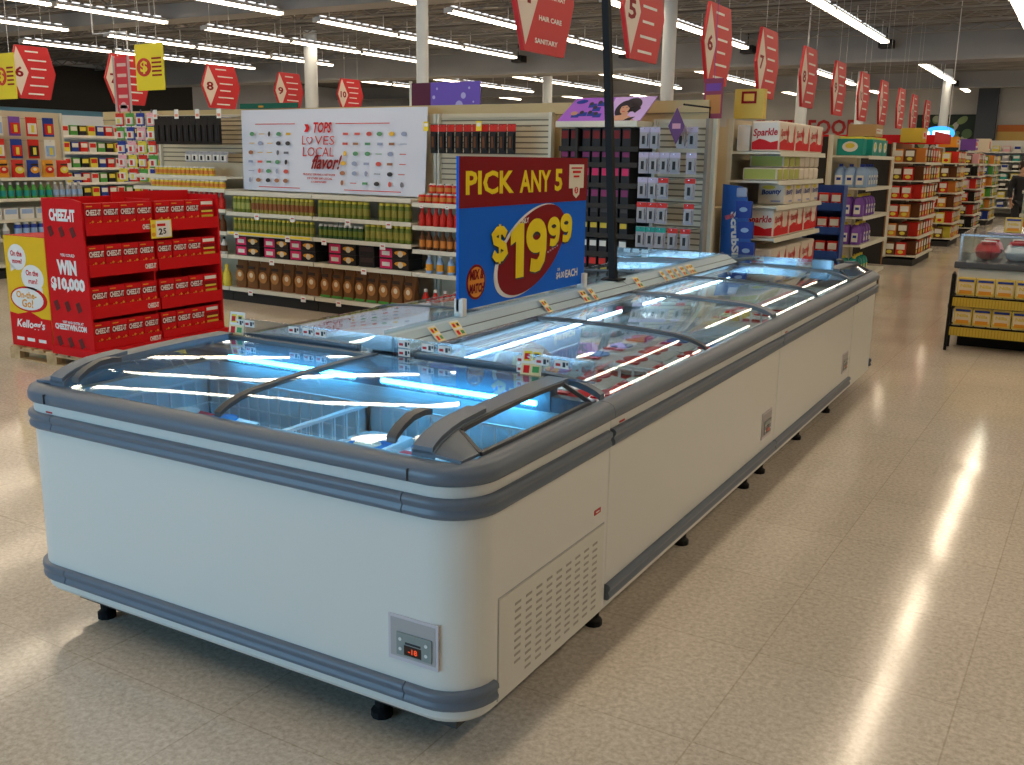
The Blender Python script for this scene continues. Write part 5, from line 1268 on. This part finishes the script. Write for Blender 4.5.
o = make_shelves(1.6, [1.28, .98, .68, .40], H=1.35, D=.5, mback=col((.45, .5, .42)), msh=col((.5, .5, .42))); o.location = (.47, 12.6, 0); tag(o, 'low pale green shelf stand in the right aisle in front of the person', 'shelving')
for s, z in enumerate((.98, .68, .40)):
    for i in range(6): place('gs%d' % s, one('packet', carton(.2, .25, .2, [teal, org, ylid][s], [dbl, rd, org][s])), (.62+i*.235, 12.64, z+.002), 0, '%s packet, %s from left on the low pale green stand' % (['teal', 'orange', 'yellow'][s], nth(i+1)), 'packet', 'packets on the low green stand')

# ================================================================== person in a dark jacket
def person():
    o = empty('person')
    J = {}   # joints: position, radius
    def skin(name, verts, edges, m_, root=0, sub=2):
        me = bpy.data.meshes.new(name); me.from_pydata([v[:3] for v in verts], edges, []); ob = bpy.data.objects.new(name, me); COL.objects.link(ob)
        sk = ob.modifiers.new('s', 'SKIN'); sk.use_smooth_shade = True
        for i, v in enumerate(verts):
            me.skin_vertices[0].data[i].radius = (v[3], v[4] if len(v) > 4 else v[3])
        me.skin_vertices[0].data[root].use_root = True
        sb = ob.modifiers.new('u', 'SUBSURF'); sb.levels = sub; sb.render_levels = sub
        dg = bpy.context.evaluated_depsgraph_get(); dg.update()
        nm_ = bpy.data.meshes.new_from_object(ob.evaluated_get(dg)); bpy.data.objects.remove(ob); bpy.data.meshes.remove(me)
        nm_.name = name; nm_.materials.clear(); nm_.materials.append(m_)
        for p in nm_.polygons: p.use_smooth = True; p.material_index = 0
        r = bpy.data.objects.new(name, nm_); COL.objects.link(r); r.parent = o
        return r
    SK = mat('skin', (.50, .30, .20), .5); JK = mat('jacket_black', (.012, .013, .018), .7); TR = mat('trousers_dark', (.02, .022, .03), .8); SH = mat('shoe_black', (.015, .012, .01), .5); HR = mat('hair_dark', (.03, .018, .01), .7)
    # body: pelvis root, torso, neck, head, arms, legs and hands in one surface
    V = [(0, 0, .93, .10, .08), (0, 0, 1.12, .10, .075), (0, 0, 1.30, .12, .08), (0, 0, 1.42, .09, .07), (0, 0, 1.51, .055, .055), (0, -.01, 1.60, .085, .095), (0, -.005, 1.69, .078, .09),
         (-.17, 0, 1.40, .06), (-.24, .02, 1.14, .045), (-.25, -.08, .92, .032), (-.25, -.11, .84, .036, .02),
         (.17, 0, 1.40, .06), (.24, .02, 1.14, .045), (.24, -.10, .93, .032), (.235, -.14, .85, .036, .02),
         (-.08, 0, .86, .06), (-.11, -.04, .48, .05), (-.11, .02, .09, .045), (-.11, -.12, .045, .045, .03),
         (.08, 0, .86, .06), (.11, .06, .48, .05), (.11, .12, .09, .045), (.11, -.01, .045, .045, .03)]
    E_ = [(0, 1), (1, 2), (2, 3), (3, 4), (4, 5), (5, 6), (3, 7), (7, 8), (8, 9), (9, 10), (3, 11), (11, 12), (12, 13), (13, 14), (0, 15), (15, 16), (16, 17), (17, 18), (0, 19), (19, 20), (20, 21), (21, 22)]
    for hi_, sx, hx, hy, hz in ((10, -1, -.25, -.11, .84), (14, 1, .235, -.14, .85)):
        for k, (dx, dl) in enumerate([(-.028, .055), (-.010, .068), (.010, .064), (.027, .05)]):
            a = len(V); V.append((hx+dx, hy-.012, hz-.04, .0085)); V.append((hx+dx*1.1, hy-.025, hz-.04-dl*.6, .0085)); V.append((hx+dx*1.05, hy-.018, hz-.04-dl, .007)); E_ += [(hi_, a), (a, a+1), (a+1, a+2)]
        a = len(V); V.append((hx-sx*.045, hy-.03, hz-.005, .011)); V.append((hx-sx*.05, hy-.045, hz-.035, .009)); E_ += [(hi_, a), (a, a+1)]
    skin('body', V, E_, SK)
    skin('jacket', [(0, 0, .82, .175, .145), (0, 0, 1.12, .155, .125), (0, 0, 1.30, .185, .135), (0, 0, 1.41, .135, .105), (0, 0, 1.47, .08, .08), (-.18, 0, 1.405, .078), (-.245, .02, 1.14, .062), (-.25, -.07, .94, .048), (.18, 0, 1.405, .078), (.245, .02, 1.14, .062), (.24, -.09, .95, .048)], [(0, 1), (1, 2), (2, 3), (3, 4), (3, 5), (5, 6), (6, 7), (3, 8), (8, 9), (9, 10)], JK)
    skin('trousers', [(0, 0, .92, .155, .125), (-.09, 0, .84, .10), (-.11, -.04, .48, .075), (-.11, .02, .10, .062), (.09, 0, .84, .10), (.11, .06, .48, .075), (.11, .12, .10, .062)], [(0, 1), (1, 2), (2, 3), (0, 4), (4, 5), (5, 6)], TR)
    for a, b in (((-.11, .04), (-.11, -.15)), ((.11, .14), (.11, -.05))):
        s = MB(SH); s.loft([[(a[0]+w*q1, yy, z) for q1, z in ((-1, .0), (1, .0), (1, h*.6), (.6, h), (-.6, h), (-1, h*.6))] for yy, w, h in ((a[1]+.02, .03, .07), (a[1]-.02, .042, .10), (a[1]-.10, .048, .08), (b[1]+.0, .050, .06), (b[1]-.04, .03, .035))]); s.build('shoe', o, 50)
    f = MB(HR).lathe((0, .018, 0), [(.075, 1.585), (.093, 1.63), (.099, 1.70), (.088, 1.755), (.05, 1.785), (.005, 1.793)], 14, None, 1, 1.08); f.build('hair', o, 60)
    e = MB(SK)
    e.lathe((0, -.108, 0), [(.006, 1.668), (.016, 1.64), (.003, 1.63)], 8, SK)
    for s in (-1, 1): e.lathe((s*.032, -.098, 0), [(.002, 1.668), (.011, 1.675), (.002, 1.682)], 8, wht); e.lathe((s*.032, -.106, 0), [(.001, 1.671), (.005, 1.675), (.001, 1.679)], 6, INK); e.lathe((s*.095, .0, 0), [(.008, 1.63), (.014, 1.66), (.008, 1.69)], 8, SK)
    e.box(-.025, .025, -.104, -.094, 1.605, 1.613, col((.35, .1, .1))); e.build('face', o)
    return o
pe = person(); pe.location = (-.04, 22.0, 0); pe.rotation_euler.z = .5; pe.scale = (.95, .95, .95)
tag(pe, 'person in a black jacket and dark trousers walking, cut by the right picture edge', 'person')
